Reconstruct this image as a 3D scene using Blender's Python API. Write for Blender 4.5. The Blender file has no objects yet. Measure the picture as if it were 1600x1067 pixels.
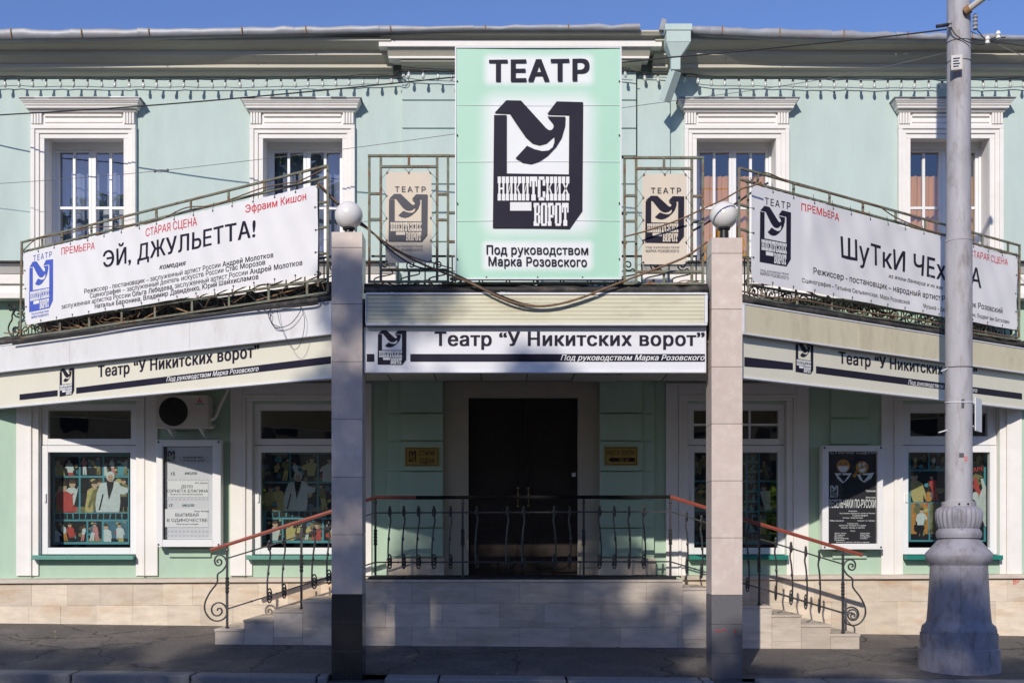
import bpy, math, random
from mathutils import Vector, Matrix
from mathutils.geometry import tessellate_polygon
random.seed(7)
PI = math.pi
SC = bpy.context.scene
COL = SC.collection

# ---------------------------------------------------------------- camera, sky, sun, exposure
EYE = 1.45                                   # eye height above the kerb, metres
cd = bpy.data.cameras.new('camera'); cam = bpy.data.objects.new('camera', cd); COL.objects.link(cam)
cam.location = (0, 0, EYE); cam.rotation_euler = (PI/2, 0, 0)
cd.lens = 40.5; cd.sensor_width = 36; cd.shift_x = 22/1600; cd.shift_y = 314.5/1600
cd.clip_start = .1; cd.clip_end = 3000
SC.camera = cam
SX, SZ = -.33, .58                           # towards the sun per metre of -Y
sun_el = math.atan2(SZ, math.hypot(1, SX)); sun_az = math.atan2(SX, -1)
W = bpy.data.worlds.new('World'); SC.world = W; W.use_nodes = True
nt = W.node_tree; bg = nt.nodes['Background']
sky = nt.nodes.new('ShaderNodeTexSky'); sky.sky_type = 'NISHITA'; sky.sun_disc = False
sky.sun_elevation = sun_el; sky.sun_rotation = math.atan2(SX, -1)
sky.air_density = 1.0; sky.dust_density = .2; sky.ozone_density = 6.5; sky.altitude = 200
tint = nt.nodes.new('ShaderNodeMix'); tint.data_type = 'RGBA'; tint.blend_type = 'MULTIPLY'; tint.inputs[0].default_value = 1; tint.inputs[7].default_value = (1.02, .885, 1.0, 1)
nt.links.new(sky.outputs[0], tint.inputs[6]); nt.links.new(tint.outputs[2], bg.inputs[0]); bg.inputs[1].default_value = .128
sl = bpy.data.lights.new('sun', 'SUN'); sl.energy = 3.2; sl.angle = math.radians(.53); sl.color = (1, .925, .82)
so = bpy.data.objects.new('sun', sl); COL.objects.link(so)
so.rotation_euler = Vector((SX, -1, SZ)).to_track_quat('Z', 'Y').to_euler()
so.location = (-10, -20, 25)
SC.view_settings.view_transform = 'Standard'; SC.view_settings.look = 'None'
SC.view_settings.exposure = 0.22; SC.view_settings.gamma = 1
SC.view_settings.use_curve_mapping = False

# ---------------------------------------------------------------- materials
def node(t, typ, **kw):
    n = t.nodes.new(typ)
    for k, v in kw.items(): setattr(n, k, v)
    return n
def mat(name, col, rough=.7, var=.1, scale=6, bump=.1, bscale=60, metal=0, rnd=0, spec=.35, stain=None, samt=.3, sscale=1.2, stretch=None, emit=None, coat=0):
    m = bpy.data.materials.new(name); m.use_nodes = True; t = m.node_tree
    b = t.nodes['Principled BSDF']; b.inputs['Roughness'].default_value = rough; b.inputs['Metallic'].default_value = metal
    b.inputs['Specular IOR Level'].default_value = spec
    if coat: b.inputs['Coat Weight'].default_value = coat
    g = node(t, 'ShaderNodeNewGeometry'); src = g.outputs['Position']
    if stretch:
        mp = node(t, 'ShaderNodeMapping'); mp.inputs['Scale'].default_value = stretch; t.links.new(src, mp.inputs[0]); src = mp.outputs[0]
    nz = node(t, 'ShaderNodeTexNoise'); nz.inputs['Scale'].default_value = scale; nz.inputs['Detail'].default_value = 6; nz.inputs['Roughness'].default_value = .65
    t.links.new(src, nz.inputs['Vector'])
    mr = node(t, 'ShaderNodeMapRange'); mr.inputs[1].default_value = .3; mr.inputs[2].default_value = .7
    mr.inputs[3].default_value = 1-var; mr.inputs[4].default_value = 1+var*.6
    t.links.new(nz.outputs[0], mr.inputs[0])
    fac = mr.outputs[0]
    if rnd:
        oi = node(t, 'ShaderNodeObjectInfo'); r2 = node(t, 'ShaderNodeMapRange'); r2.inputs[3].default_value = 1-rnd; r2.inputs[4].default_value = 1+rnd*.6
        t.links.new(oi.outputs['Random'], r2.inputs[0])
        mu = node(t, 'ShaderNodeMath', operation='MULTIPLY'); t.links.new(fac, mu.inputs[0]); t.links.new(r2.outputs[0], mu.inputs[1]); fac = mu.outputs[0]
    base = node(t, 'ShaderNodeRGB'); base.outputs[0].default_value = (*col, 1); bc = base.outputs[0]
    if stain:
        n2 = node(t, 'ShaderNodeTexNoise'); n2.inputs['Scale'].default_value = sscale; n2.inputs['Detail'].default_value = 8; n2.inputs['Roughness'].default_value = .7
        t.links.new(src, n2.inputs['Vector'])
        r3 = node(t, 'ShaderNodeMapRange'); r3.inputs[1].default_value = .5; r3.inputs[2].default_value = .72; r3.inputs[4].default_value = samt
        t.links.new(n2.outputs[0], r3.inputs[0])
        mx = node(t, 'ShaderNodeMix', data_type='RGBA'); t.links.new(r3.outputs[0], mx.inputs[0]); t.links.new(bc, mx.inputs[6]); mx.inputs[7].default_value = (*stain, 1); bc = mx.outputs[2]
    vm = node(t, 'ShaderNodeVectorMath', operation='SCALE'); t.links.new(bc, vm.inputs[0]); t.links.new(fac, vm.inputs['Scale'])
    t.links.new(vm.outputs[0], b.inputs['Base Color'])
    if bump:
        n3 = node(t, 'ShaderNodeTexNoise'); n3.inputs['Scale'].default_value = bscale; n3.inputs['Detail'].default_value = 4
        t.links.new(src, n3.inputs['Vector'])
        bp = node(t, 'ShaderNodeBump'); bp.inputs['Strength'].default_value = bump; bp.inputs['Distance'].default_value = .01
        t.links.new(n3.outputs[0], bp.inputs['Height']); t.links.new(bp.outputs[0], b.inputs['Normal'])
    return m
def glassmat(name, tint=(.75, .8, .8), f0=.08, gl=1.0):
    m = bpy.data.materials.new(name); m.use_nodes = True; t = m.node_tree; t.nodes.clear()
    o = node(t, 'ShaderNodeOutputMaterial'); tr = node(t, 'ShaderNodeBsdfTransparent'); tr.inputs[0].default_value = (*tint, 1)
    g = node(t, 'ShaderNodeBsdfGlossy'); g.inputs['Roughness'].default_value = 0; g.inputs[0].default_value = (gl, gl, gl, 1)
    ge = node(t, 'ShaderNodeNewGeometry'); dt = node(t, 'ShaderNodeVectorMath', operation='DOT_PRODUCT'); t.links.new(ge.outputs['Normal'], dt.inputs[0]); t.links.new(ge.outputs['Incoming'], dt.inputs[1])
    ab = node(t, 'ShaderNodeMath', operation='ABSOLUTE'); t.links.new(dt.outputs['Value'], ab.inputs[0]); om = node(t, 'ShaderNodeMath', operation='SUBTRACT'); om.inputs[0].default_value = 1; t.links.new(ab.outputs[0], om.inputs[1])
    pw = node(t, 'ShaderNodeMath', operation='POWER'); t.links.new(om.outputs[0], pw.inputs[0]); pw.inputs[1].default_value = 5
    fr = node(t, 'ShaderNodeMapRange'); fr.inputs[3].default_value = f0; fr.inputs[4].default_value = 1; t.links.new(pw.outputs[0], fr.inputs[0])
    nz = node(t, 'ShaderNodeTexNoise'); nz.inputs['Scale'].default_value = 1.3; gg = node(t, 'ShaderNodeNewGeometry'); t.links.new(gg.outputs['Position'], nz.inputs[0])
    bp = node(t, 'ShaderNodeBump'); bp.inputs['Strength'].default_value = .08; bp.inputs['Distance'].default_value = .05
    t.links.new(nz.outputs[0], bp.inputs['Height']); t.links.new(bp.outputs[0], g.inputs['Normal'])
    mx = node(t, 'ShaderNodeMixShader'); t.links.new(fr.outputs[0], mx.inputs[0]); t.links.new(tr.outputs[0], mx.inputs[1]); t.links.new(g.outputs[0], mx.inputs[2])
    t.links.new(mx.outputs[0], o.inputs[0]); return m
M = {}
M['mint'] = mat('pale_mint_stucco', (.505, .61, .575), .85, .06, 2.2, .22, 70, stain=(.42, .50, .47), samt=.45, sscale=1.3, stretch=(1.6, 1, .45))
M['mint2'] = mat('mint_stucco', (.43, .575, .445), .8, .06, 3, .15, 90, stain=(.39, .50, .43), samt=.6, sscale=1.2, stretch=(1.6, 1, .5))
M['trim'] = mat('white_plaster_trim', (.84, .81, .77), .7, .07, 5, .12, 50, stain=(.6, .56, .5), samt=.35, sscale=2.5)
M['cornice'] = mat('grey_green_cornice_paint', (.60, .56, .46), .8, .12, 3, .2, 30, stain=(.38, .36, .33), samt=.6, sscale=1.5, stretch=(.35, 1, 3))
M['zinc'] = mat('galvanised_gutter_metal', (.34, .35, .38), .5, .15, 5, .1, 20, metal=.15, stain=(.35, .27, .2), samt=.4, sscale=3)
M['pvc'] = mat('white_window_plastic', (.80, .80, .80), .35, .03, 4, 0, spec=.5)
M['sill'] = mat('teal_painted_metal_sill', (.008, .19, .145), .4, .15, 6, .05, 20)
M['roof'] = mat('roof_sheet_metal', (.30, .31, .32), .5, .15, 4, .1, 10, metal=.4)
M['lime'] = mat('beige_limestone', (.70, .60, .475), .7, .16, 5, .25, 60, rnd=.17, stain=(.60, .40, .24), samt=.8, sscale=1.9, stretch=(.8, 1, 2.4))
M['lime2'] = mat('limestone_step', (.58, .50, .42), .7, .16, 6, .25, 60, rnd=.15, stain=(.36, .29, .22), samt=.8, sscale=2.4, stretch=(.6, 1, 2.4))
M['tile'] = mat('pinkish_column_tile', (.62, .52, .46), .3, .07, 9, .12, 14, rnd=.08, spec=.45, stain=(.70, .62, .56), samt=.9, sscale=8)
M['black_tile'] = mat('black_granite_tile', (.018, .02, .025), .16, .3, 60, .02, 30, rnd=.2, spec=.6)
M['grey_tile'] = mat('grey_granite_tile', (.14, .135, .145), .3, .2, 70, .03, 30, rnd=.1, spec=.5, stain=(.22, .2, .2), samt=.5, sscale=5)
M['grout'] = mat('grey_grout', (.22, .2, .18), .9, .1, 20, .1)
M['asph'] = mat('sidewalk_asphalt', (.145, .130, .120), .88, .35, 28, .9, 120, stain=(.235, .205, .185), samt=1.0, sscale=1.6)
def cracks(m, sc_, thick, dark):
    t = m.node_tree; b = t.nodes['Principled BSDF']; l = b.inputs['Base Color'].links[0].from_socket
    g = node(t, 'ShaderNodeNewGeometry'); nz = node(t, 'ShaderNodeTexNoise'); nz.inputs['Scale'].default_value = 2.5; nz.inputs['Detail'].default_value = 5; t.links.new(g.outputs['Position'], nz.inputs[0])
    ad = node(t, 'ShaderNodeMix', data_type='RGBA', blend_type='ADD'); ad.inputs[0].default_value = .5; t.links.new(g.outputs['Position'], ad.inputs[6]); t.links.new(nz.outputs[1], ad.inputs[7])
    v = node(t, 'ShaderNodeTexVoronoi', feature='DISTANCE_TO_EDGE'); v.inputs['Scale'].default_value = sc_; t.links.new(ad.outputs[2], v.inputs['Vector'])
    r = node(t, 'ShaderNodeMapRange'); r.inputs[2].default_value = thick; r.inputs[3].default_value = dark; r.inputs[4].default_value = 1; t.links.new(v.outputs['Distance'], r.inputs[0])
    vm = node(t, 'ShaderNodeVectorMath', operation='SCALE'); t.links.new(l, vm.inputs[0]); t.links.new(r.outputs[0], vm.inputs['Scale']); t.links.new(vm.outputs[0], b.inputs['Base Color'])
cracks(M['asph'], .55, .012, .35)
M['road'] = mat('road_asphalt', (.12, .118, .115), .85, .2, 20, .7, 150, stain=(.075, .07, .068), samt=.6, sscale=.8)
M['kerb'] = mat('granite_kerb', (.27, .26, .26), .75, .25, 60, .5, 80, rnd=.12)
M['earth'] = mat('dry_ground', (.2, .19, .15), .9, .2, 1, .3)
M['cream_siding'] = mat('cream_vinyl_siding', (.66, .63, .47), .5, .06, 4, .04, 12, stain=(.44, .38, .25), samt=.8, sscale=2.2, stretch=(.6, 1, 2))
M['cream_panel'] = mat('cream_plastic_panel', (.65, .585, .415), .45, .07, 4, .3, 5, stain=(.44, .37, .24), samt=.7, sscale=2.2, stretch=(1.4, 1.4, .6))
M['white_panel'] = mat('white_plastic_panel', (.73, .72, .715), .45, .05, 4, .3, 5, stain=(.52, .49, .45), samt=.6, sscale=2.2, stretch=(1.4, 1.4, .6))
M['sign_white'] = mat('white_sign_face', (.75, .75, .78), .35, .03, 4, .02, 10, spec=.5)
M['sign_cream'] = mat('cream_sign_face', (.72, .69, .56), .35, .03, 4, .02, 10, spec=.5, stain=(.62, .57, .44), samt=.3)
M['alu'] = mat('white_aluminium_edge', (.72, .72, .76), .4, .06, 8, .02, 20, spec=.5)
M['ceil'] = mat('white_ceiling_tile', (.62, .60, .56), .9, .06, 6, .2, 120, rnd=.06)
M['dark'] = mat('dark_roofing_felt', (.05, .048, .045), .8, .4, 8, .5, 20, stain=(.16, .13, .11), samt=.6, sscale=4)
M['iron'] = mat('black_wrought_iron', (.022, .021, .022), .42, .3, 15, .15, 50, spec=.5)
M['rail_iron'] = mat('dark_grey_baluster_paint', (.045, .045, .047), .38, .3, 15, .1, 50, spec=.55)
M['rust'] = mat('rusty_green_painted_steel', (.19, .20, .15), .75, .35, 14, .3, 50, stain=(.20, .095, .045), samt=1.6, sscale=9)
M['rust2'] = mat('brown_rusty_steel', (.30, .17, .09), .8, .4, 9, .3, 50, stain=(.2, .18, .13), samt=.7, sscale=5)
M['vinyl'] = mat('white_banner_vinyl', (.78, .765, .765), .42, .03, 2.2, .55, 2.2, spec=.4)
M['vinyl2'] = mat('aged_cream_banner_fabric', (.68, .60, .49), .7, .07, 3, .2, 4, stain=(.66, .5, .32), samt=.5, sscale=3, stretch=(1, 1, .3))
M['ink'] = mat('dark_slate_ink', (.020, .018, .034), .55, .15, 5, 0, spec=.12)
M['ink2'] = mat('grey_ink', (.10, .10, .115), .6, .1, 5, 0, spec=.12)
M['red'] = mat('red_ink', (.62, .03, .05), .5, .05, 5, 0)
M['blue'] = mat('faded_blue_ink', (.07, .115, .50), .5, .1, 5, 0)
M['white_ink'] = mat('white_ink', (.78, .78, .78), .5, .03, 5, 0)
M['cream_ink'] = mat('cream_ink', (.68, .60, .49), .6, .03, 5, 0)
M['green_ink'] = mat('dark_green_ink', (.03, .12, .10), .6, .03, 5, 0)
M['globe'] = mat('milk_glass_globe', (.78, .76, .74), .22, .06, 5, 0, spec=.6, stain=(.5, .48, .45), samt=.3)
M['plastic_black'] = mat('black_plastic', (.02, .02, .022), .4, .1, 5, 0)
M['redrail'] = mat('red_brown_handrail_plastic', (.30, .07, .045), .3, .2, 12, .05, 20, spec=.6)
M['blackrail'] = mat('black_handrail', (.012, .011, .011), .7, .2, 12, 0, spec=.1)
M['door'] = mat('black_brown_door_lacquer', (.030, .022, .018), .4, .3, 10, .1, 30, spec=.25)
M['brass'] = mat('old_brass', (.42, .30, .12), .4, .2, 20, 0, metal=.9)
M['gold'] = mat('gold_plaque_face', (.42, .28, .07), .45, .15, 10, 0, metal=.3)
M['surround'] = mat('beige_plaster_door_surround', (.46, .41, .32), .85, .07, 4, .15, 60)
M['pole'] = mat('grey_lilac_pole_paint', (.42, .41, .435), .6, .14, 5, .3, 16, spec=.35, stain=(.24, .21, .20), samt=1.1, sscale=4.5, stretch=(1.6, 1.6, .4))
M['pole2'] = mat('cast_iron_base_paint', (.31, .30, .345), .55, .16, 6, .5, 22, spec=.4, stain=(.15, .13, .13), samt=1.0, sscale=5, stretch=(1.4, 1.4, .7))
M['acw'] = mat('cream_air_conditioner_casing', (.56, .51, .46), .45, .05, 5, 0)
M['acdark'] = mat('dark_fan_grille', (.03, .026, .024), .6, .2, 30, 0)
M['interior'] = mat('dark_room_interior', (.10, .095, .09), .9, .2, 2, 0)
M['curtain_or_sky_sheet'] = mat('ochre_window_curtain', (.74, .37, .09), .85, .12, 5, .1, 20, stretch=(6, 1, .4))
M['sky_tone'] = mat('blue_grey_sky_tone_sheet', (.26, .30, .44), .85, .15, 5, .1, 20, stretch=(6, 1, .4))  # sky reflection tone put into the colour of an added sheet
M['paper'] = mat('pale_paper', (.62, .66, .72), .8, .05, 5, 0)
M['board'] = mat('dark_display_board', (.012, .018, .024), .6, .1, 5, 0)
M['cyan'] = mat('cyan_print', (.09, .33, .40), .5, .1, 5, 0)
M['skin'] = mat('skin_tone_print', (.58, .40, .29), .6, .15, 30, 0)
M['pw'] = mat('white_clothes_print', (.60, .66, .66), .6, .15, 25, 0)
M['py'] = mat('yellow_clothes_print', (.52, .44, .18), .6, .2, 25, 0)
M['pr'] = mat('red_clothes_print', (.50, .07, .06), .6, .2, 25, 0)
M['pk'] = mat('pink_clothes_print', (.6, .25, .25), .6, .2, 25, 0)
M['po'] = mat('orange_print', (.55, .24, .06), .6, .2, 25, 0)
M['pg'] = mat('olive_print', (.22, .20, .09), .6, .4, 20, 0)
M['pb'] = mat('blue_print', (.07, .18, .25), .6, .3, 20, 0)
M['pd'] = mat('near_black_print', (.015, .014, .018), .6, .5, 20, 0)
M['ph'] = mat('brown_hair_print', (.08, .05, .03), .6, .3, 20, 0)
M['glass'] = glassmat('window_glass', (.86, .91, .89), .14)
M['glass_up'] = glassmat('upper_window_glass', (.82, .84, .86), .17)
M['posterglass'] = glassmat('poster_glass', (.93, .95, .95), .03)
M['bulb'] = mat('clear_bulb_glass', (.55, .58, .55), .12, .1, 5, 0, spec=.8)
M['wire'] = mat('black_cable_rubber', (.03, .03, .032), .6, .2, 9, 0)
M['wire2'] = mat('brown_cable_sheath', (.20, .12, .07), .6, .3, 12, 0)
M['wire3'] = mat('grey_cable', (.16, .16, .17), .6, .2, 9, 0)
M['bark'] = mat('grey_brown_bark', (.13, .10, .075), .9, .3, 6, .8, 25)
def leafmat(name, c, tc):
    m = mat(name, c, .6, .4, 2, 0); t = m.node_tree; b = t.nodes['Principled BSDF']; o = t.nodes['Material Output']
    tl = node(t, 'ShaderNodeBsdfTranslucent'); tl.inputs[0].default_value = (*tc, 1); mx = node(t, 'ShaderNodeMixShader'); mx.inputs[0].default_value = .6
    t.links.new(b.outputs[0], mx.inputs[1]); t.links.new(tl.outputs[0], mx.inputs[2]); t.links.new(mx.outputs[0], o.inputs[0]); return m
M['leaf'] = leafmat('green_leaf', (.08, .14, .03), (.34, .50, .07)); M['leaf2'] = leafmat('dark_green_leaf', (.045, .09, .02), (.16, .30, .04))
M['ochre'] = mat('ochre_house_stucco', (.52, .36, .20), .85, .1, 1, .1)
M['mat'] = mat('black_rubber_grid_mat', (.02, .02, .02), .7, .3, 60, .5, 90)
M['stain_red'] = mat('red_spray_paint', (.65, .03, .03), .6, .1, 9, 0)
M['rivet'] = mat('dark_grommet', (.10, .09, .09), .5, .2, 9, 0, metal=.5)

# ---------------------------------------------------------------- geometry helpers
LOC = {}
class Frame:
    """A vertical plane: origin o, u to the right, v up (height above the kerb), w out towards the street."""
    def __init__(s, ox, oy, dx=1, dy=0):
        l = math.hypot(dx, dy); s.o = (ox, oy); s.u = (dx/l, dy/l); s.n = (dy/l, -dx/l)
    disp = None
    def p(s, u, v, w=0):
        if s.disp: w += s.disp(u, v)
        return (s.o[0]+s.u[0]*u+s.n[0]*w, s.o[1]+s.u[1]*u+s.n[1]*w, v)
    def px(s, x, y, w=0):
        """where the sight line of a photograph pixel meets the plane"""
        k = (x-778)/1800; ox = s.o[0]+s.n[0]*w; oy = s.o[1]+s.n[1]*w
        u = (k*oy-ox)/(s.u[0]-k*s.u[1]); Y = oy+s.u[1]*u
        return u, (848-y)*Y/1800+EYE, 1800/Y
def flat(Y): return Frame(0, Y)
def X(x, Y): return (x-778)*Y/1800
def Z(y, Y): return (848-y)*Y/1800+EYE

class MB:
    def __init__(s): s.v = []; s.f = []; s.mi = []; s.m = 0
    def add(s, vs, fs):
        n = len(s.v); s.v += [tuple(q) for q in vs]; s.f += [tuple(n+i for i in f) for f in fs]; s.mi += [s.m]*len(fs); return s
    def hexa(s, p):
        return s.add(p, [(0, 1, 2, 3), (7, 6, 5, 4), (0, 4, 5, 1), (1, 5, 6, 2), (2, 6, 7, 3), (3, 7, 4, 0)])
    def box(s, x0, x1, y0, y1, z0, z1):
        return s.hexa([(x0, y1, z0), (x1, y1, z0), (x1, y0, z0), (x0, y0, z0), (x0, y1, z1), (x1, y1, z1), (x1, y0, z1), (x0, y0, z1)][::1]) if False else \
            s.add([(x0, y0, z0), (x1, y0, z0), (x1, y1, z0), (x0, y1, z0), (x0, y0, z1), (x1, y0, z1), (x1, y1, z1), (x0, y1, z1)],
                  [(3, 2, 1, 0), (4, 5, 6, 7), (0, 1, 5, 4), (1, 2, 6, 5), (2, 3, 7, 6), (3, 0, 4, 7)])
    def frustum(s, b, t):   # b,t = (x0,x1,y0,y1,z)
        q = [(b[0], b[2], b[4]), (b[1], b[2], b[4]), (b[1], b[3], b[4]), (b[0], b[3], b[4]), (t[0], t[2], t[4]), (t[1], t[2], t[4]), (t[1], t[3], t[4]), (t[0], t[3], t[4])]
        return s.add(q, [(3, 2, 1, 0), (4, 5, 6, 7), (0, 1, 5, 4), (1, 2, 6, 5), (2, 3, 7, 6), (3, 0, 4, 7)])
    def fbox(s, F, u0, u1, v0, v1, w0, w1, v0r=None, v1r=None):
        v0r = v0 if v0r is None else v0r; v1r = v1 if v1r is None else v1r
        q = [F.p(u0, v0, w1), F.p(u1, v0r, w1), F.p(u1, v0r, w0), F.p(u0, v0, w0), F.p(u0, v1, w1), F.p(u1, v1r, w1), F.p(u1, v1r, w0), F.p(u0, v1, w0)]
        return s.add(q, [(3, 2, 1, 0), (4, 5, 6, 7), (0, 1, 5, 4), (1, 2, 6, 5), (2, 3, 7, 6), (3, 0, 4, 7)])
    def tube(s, pts, r, n=6, closed=False):
        pts = [Vector(p) for p in pts]; N = len(pts); rings = []; up = None
        for i, p in enumerate(pts):
            a = pts[i-1] if i > 0 else (pts[-1] if closed else p); b = pts[i+1] if i < N-1 else (pts[0] if closed else p)
            d = (b-a); d = d.normalized() if d.length > 1e-9 else Vector((0, 0, 1))
            if up is None: up = Vector((0, 0, 1)) if abs(d.z) < .9 else Vector((1, 0, 0))
            s1 = d.cross(up); s1 = s1.normalized() if s1.length > 1e-6 else Vector((1, 0, 0)); s2 = s1.cross(d); up = s2
            rr = r[i] if isinstance(r, (list, tuple)) else r
            rings.append([p+s1*math.cos(2*PI*k/n)*rr+s2*math.sin(2*PI*k/n)*rr for k in range(n)])
        vs = [q for R in rings for q in R]; fs = []
        for i in range(N if closed else N-1):
            j = (i+1) % N
            for k in range(n):
                fs.append((i*n+k, i*n+(k+1) % n, j*n+(k+1) % n, j*n+k))
        if not closed: fs += [tuple(range(n))[::-1], tuple((N-1)*n+k for k in range(n))]
        return s.add(vs, fs)
    def bar(s, p, q, a, b=None, up=(0, 0, 1)):
        """straight rectangular bar from p to q, a wide and b high"""
        b = a if b is None else b; p = Vector(p); q = Vector(q); d = (q-p).normalized(); up = Vector(up)
        if abs(d.dot(up)) > .98: up = Vector((0, 1, 0))
        s1 = d.cross(up).normalized()*a/2; s2 = s1.cross(d).normalized()*b/2
        vs = [p-s1-s2, p+s1-s2, p+s1+s2, p-s1+s2, q-s1-s2, q+s1-s2, q+s1+s2, q-s1+s2]
        return s.add(vs, [(3, 2, 1, 0), (4, 5, 6, 7), (0, 1, 5, 4), (1, 2, 6, 5), (2, 3, 7, 6), (3, 0, 4, 7)])
    def lathe(s, cx, cy, prof, n=32, mod=None):
        vs = []
        for i, (r, z) in enumerate(prof):
            for k in range(n):
                a = 2*PI*k/n; q = r*(mod(i, a) if mod else 1); vs.append((cx+q*math.cos(a), cy+q*math.sin(a), z))
        fs = [(i*n+k, i*n+(k+1) % n, (i+1)*n+(k+1) % n, (i+1)*n+k) for i in range(len(prof)-1) for k in range(n)]
        fs += [tuple(range(n))[::-1], tuple((len(prof)-1)*n+k for k in range(n))]
        return s.add(vs, fs)
    def sphere(s, c, r, n=24, m=14, sz=1):
        prof = [(r*math.sin(PI*i/m)+1e-5, c[2]-r*sz*math.cos(PI*i/m)) for i in range(m+1)]
        return s.lathe(c[0], c[1], prof, n)
    def poly(s, F, pts, w=0):
        tr = tessellate_polygon([[Vector((a, b, 0)) for a, b in pts]])
        ar = sum(pts[i-1][0]*pts[i][1]-pts[i][0]*pts[i-1][1] for i in range(len(pts)))
        fs = []
        for t in tr:
            a, b, c = (pts[i] for i in t)
            fs.append(t if (b[0]-a[0])*(c[1]-a[1])-(b[1]-a[1])*(c[0]-a[0]) > 0 else t[::-1])
        return s.add([F.p(a, b, w) for a, b in pts], fs)
    def rect(s, F, u0, u1, v0, v1, w=0): return s.add([F.p(u0, v0, w), F.p(u1, v0, w), F.p(u1, v1, w), F.p(u0, v1, w)], [(0, 1, 2, 3)])
    def disc(s, F, u, v, r, w=0, n=14, rv=None):
        rv = rv or r
        return s.add([F.p(u+r*math.cos(2*PI*k/n), v+rv*math.sin(2*PI*k/n), w) for k in range(n)], [tuple(range(n))])
    def build(s, name, mats, parent=None, bevel=0, smooth=False, kind=None, label=None):
        if name == 'lettering' and getattr(s, 'segs', None):      # each printed line is a part of its own
            used = set(); out = None; segs = s.segs; s.segs = None
            for a, b in segs:
                used.update(range(a, b)); q = MB(); idx = {}
                for f, mi in zip(s.f[a:b], s.mi[a:b]):
                    q.f.append(tuple(idx.setdefault(i, len(idx)) for i in f)); q.mi.append(mi)
                q.v = [s.v[i] for i in idx]; out = q.build('lettering', mats, parent)
            for i, f in enumerate(s.f):
                if i in used: continue
                q = MB(); q.v = [s.v[j] for j in f]; q.f = [tuple(range(len(f)))]; q.mi = [s.mi[i]]; out = q.build('printed_bar' if len(f) == 4 else 'printed_shape', mats, parent) if not (len(s.f)-len(used) > 60) else out
            if len(s.f)-len(used) > 60:
                q = MB(); idx = {}
                for i, f in enumerate(s.f):
                    if i in used: continue
                    q.f.append(tuple(idx.setdefault(j, len(idx)) for j in f)); q.mi.append(s.mi[i])
                q.v = [s.v[i] for i in idx]; out = q.build('printed_squares', mats, parent, kind='stuff')
            return out
        if not isinstance(mats, (list, tuple)): mats = [mats]
        L = LOC.get(parent.name, Vector((0, 0, 0))) if parent else Vector((0, 0, 0))
        me = bpy.data.meshes.new(name); me.from_pydata([(a-L[0], b-L[1], c-L[2]) for a, b, c in s.v], [], s.f)
        for q in mats: me.materials.append(q)
        me.polygons.foreach_set('material_index', s.mi)
        if smooth: me.polygons.foreach_set('use_smooth', [True]*len(me.polygons))
        me.update()
        o = bpy.data.objects.new(name, me); COL.objects.link(o)
        if parent: o.parent = parent; LOC[o.name] = L
        if bevel:
            b = o.modifiers.new('bevel', 'BEVEL'); b.width = bevel; b.segments = 2; b.limit_method = 'ANGLE'
        if smooth and smooth != 'all':
            try: me.set_sharp_from_angle(angle=math.radians(40))
            except Exception: pass
        if kind: o['kind'] = kind
        if label: o['label'] = label
        return o
def thing(name, label, cat, loc, group=None):
    o = bpy.data.objects.new(name, None); COL.objects.link(o); o.location = loc; o.empty_display_size = .1
    LOC[o.name] = Vector(loc); o['label'] = label; o['category'] = cat
    if group: o['group'] = group
    return o
def parts(name, mt, parent, boxes, bevel=0):
    for F_, *bx_ in boxes:
        q_ = MB(); q_.fbox(F_, *bx_); q_.build(name, mt, parent, bevel=bevel)
def tag(o, label, cat, group=None, kind=None):
    o['label'] = label; o['category'] = cat
    if group: o['group'] = group
    if kind: o['kind'] = kind
    return o
def copyobj(src, loc, parent=None, rz=0, scale=None):
    o = src.copy(); COL.objects.link(o); o.parent = parent if parent else None
    o.location = loc; o.rotation_euler = (0, 0, rz)
    if scale: o.scale = scale
    return o
def smoothpath(pts, k=4):
    P = [Vector(p) for p in pts]; out = []
    for i in range(len(P)-1):
        a = P[max(i-1, 0)]; b = P[i]; c = P[i+1]; d = P[min(i+2, len(P)-1)]
        for j in range(k):
            t = j/k; out.append(.5*((2*b)+(c-a)*t+(2*a-5*b+4*c-d)*t*t+(3*b-a-3*c+d)*t**3))
    out.append(P[-1]); return out
def ground_z(x, y):
    xx = max(-12, min(12, x)); return max(0, (y-12.33))*(.095-.004*xx) if y < 16 else (16-12.33)*(.095-.004*xx)

# lettering ---------------------------------------------------------------
OC = {}; TC = {}; AD = {}
def outline(txt):
    """closed contours of a piece of text set in Blender's built-in face"""
    if txt not in OC:
        c = bpy.data.curves.new('t', 'FONT'); c.body = txt; c.resolution_u = 3; c.fill_mode = 'NONE'
        o = bpy.data.objects.new('t', c); m = bpy.data.meshes.new_from_object(o); V = [(v.co.x, v.co.y) for v in m.vertices]
        nx = {}
        for e in m.edges: a, b = e.vertices; nx.setdefault(a, []).append(b); nx.setdefault(b, []).append(a)
        seen = set(); L = []
        for k in range(len(V)):
            if k in seen or k not in nx: continue
            lp = [k]; seen.add(k); cur = k+1 if (k+1) in nx[k] else nx[k][0]
            while cur not in seen:
                seen.add(cur); lp.append(cur); n = [q for q in nx[cur] if q not in seen]
                if not n: break
                cur = n[0]
            if len(lp) > 2: L.append([V[q] for q in lp])
        bpy.data.objects.remove(o); bpy.data.curves.remove(c); bpy.data.meshes.remove(m); OC[txt] = L
    return OC[txt]
def advance(ch):
    if ch not in AD:
        xm = lambda t: min(p[0] for l in outline(t)[-1:] for p in l)
        AD[ch] = xm(ch+'П')-xm('П')
    return AD[ch]
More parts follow.
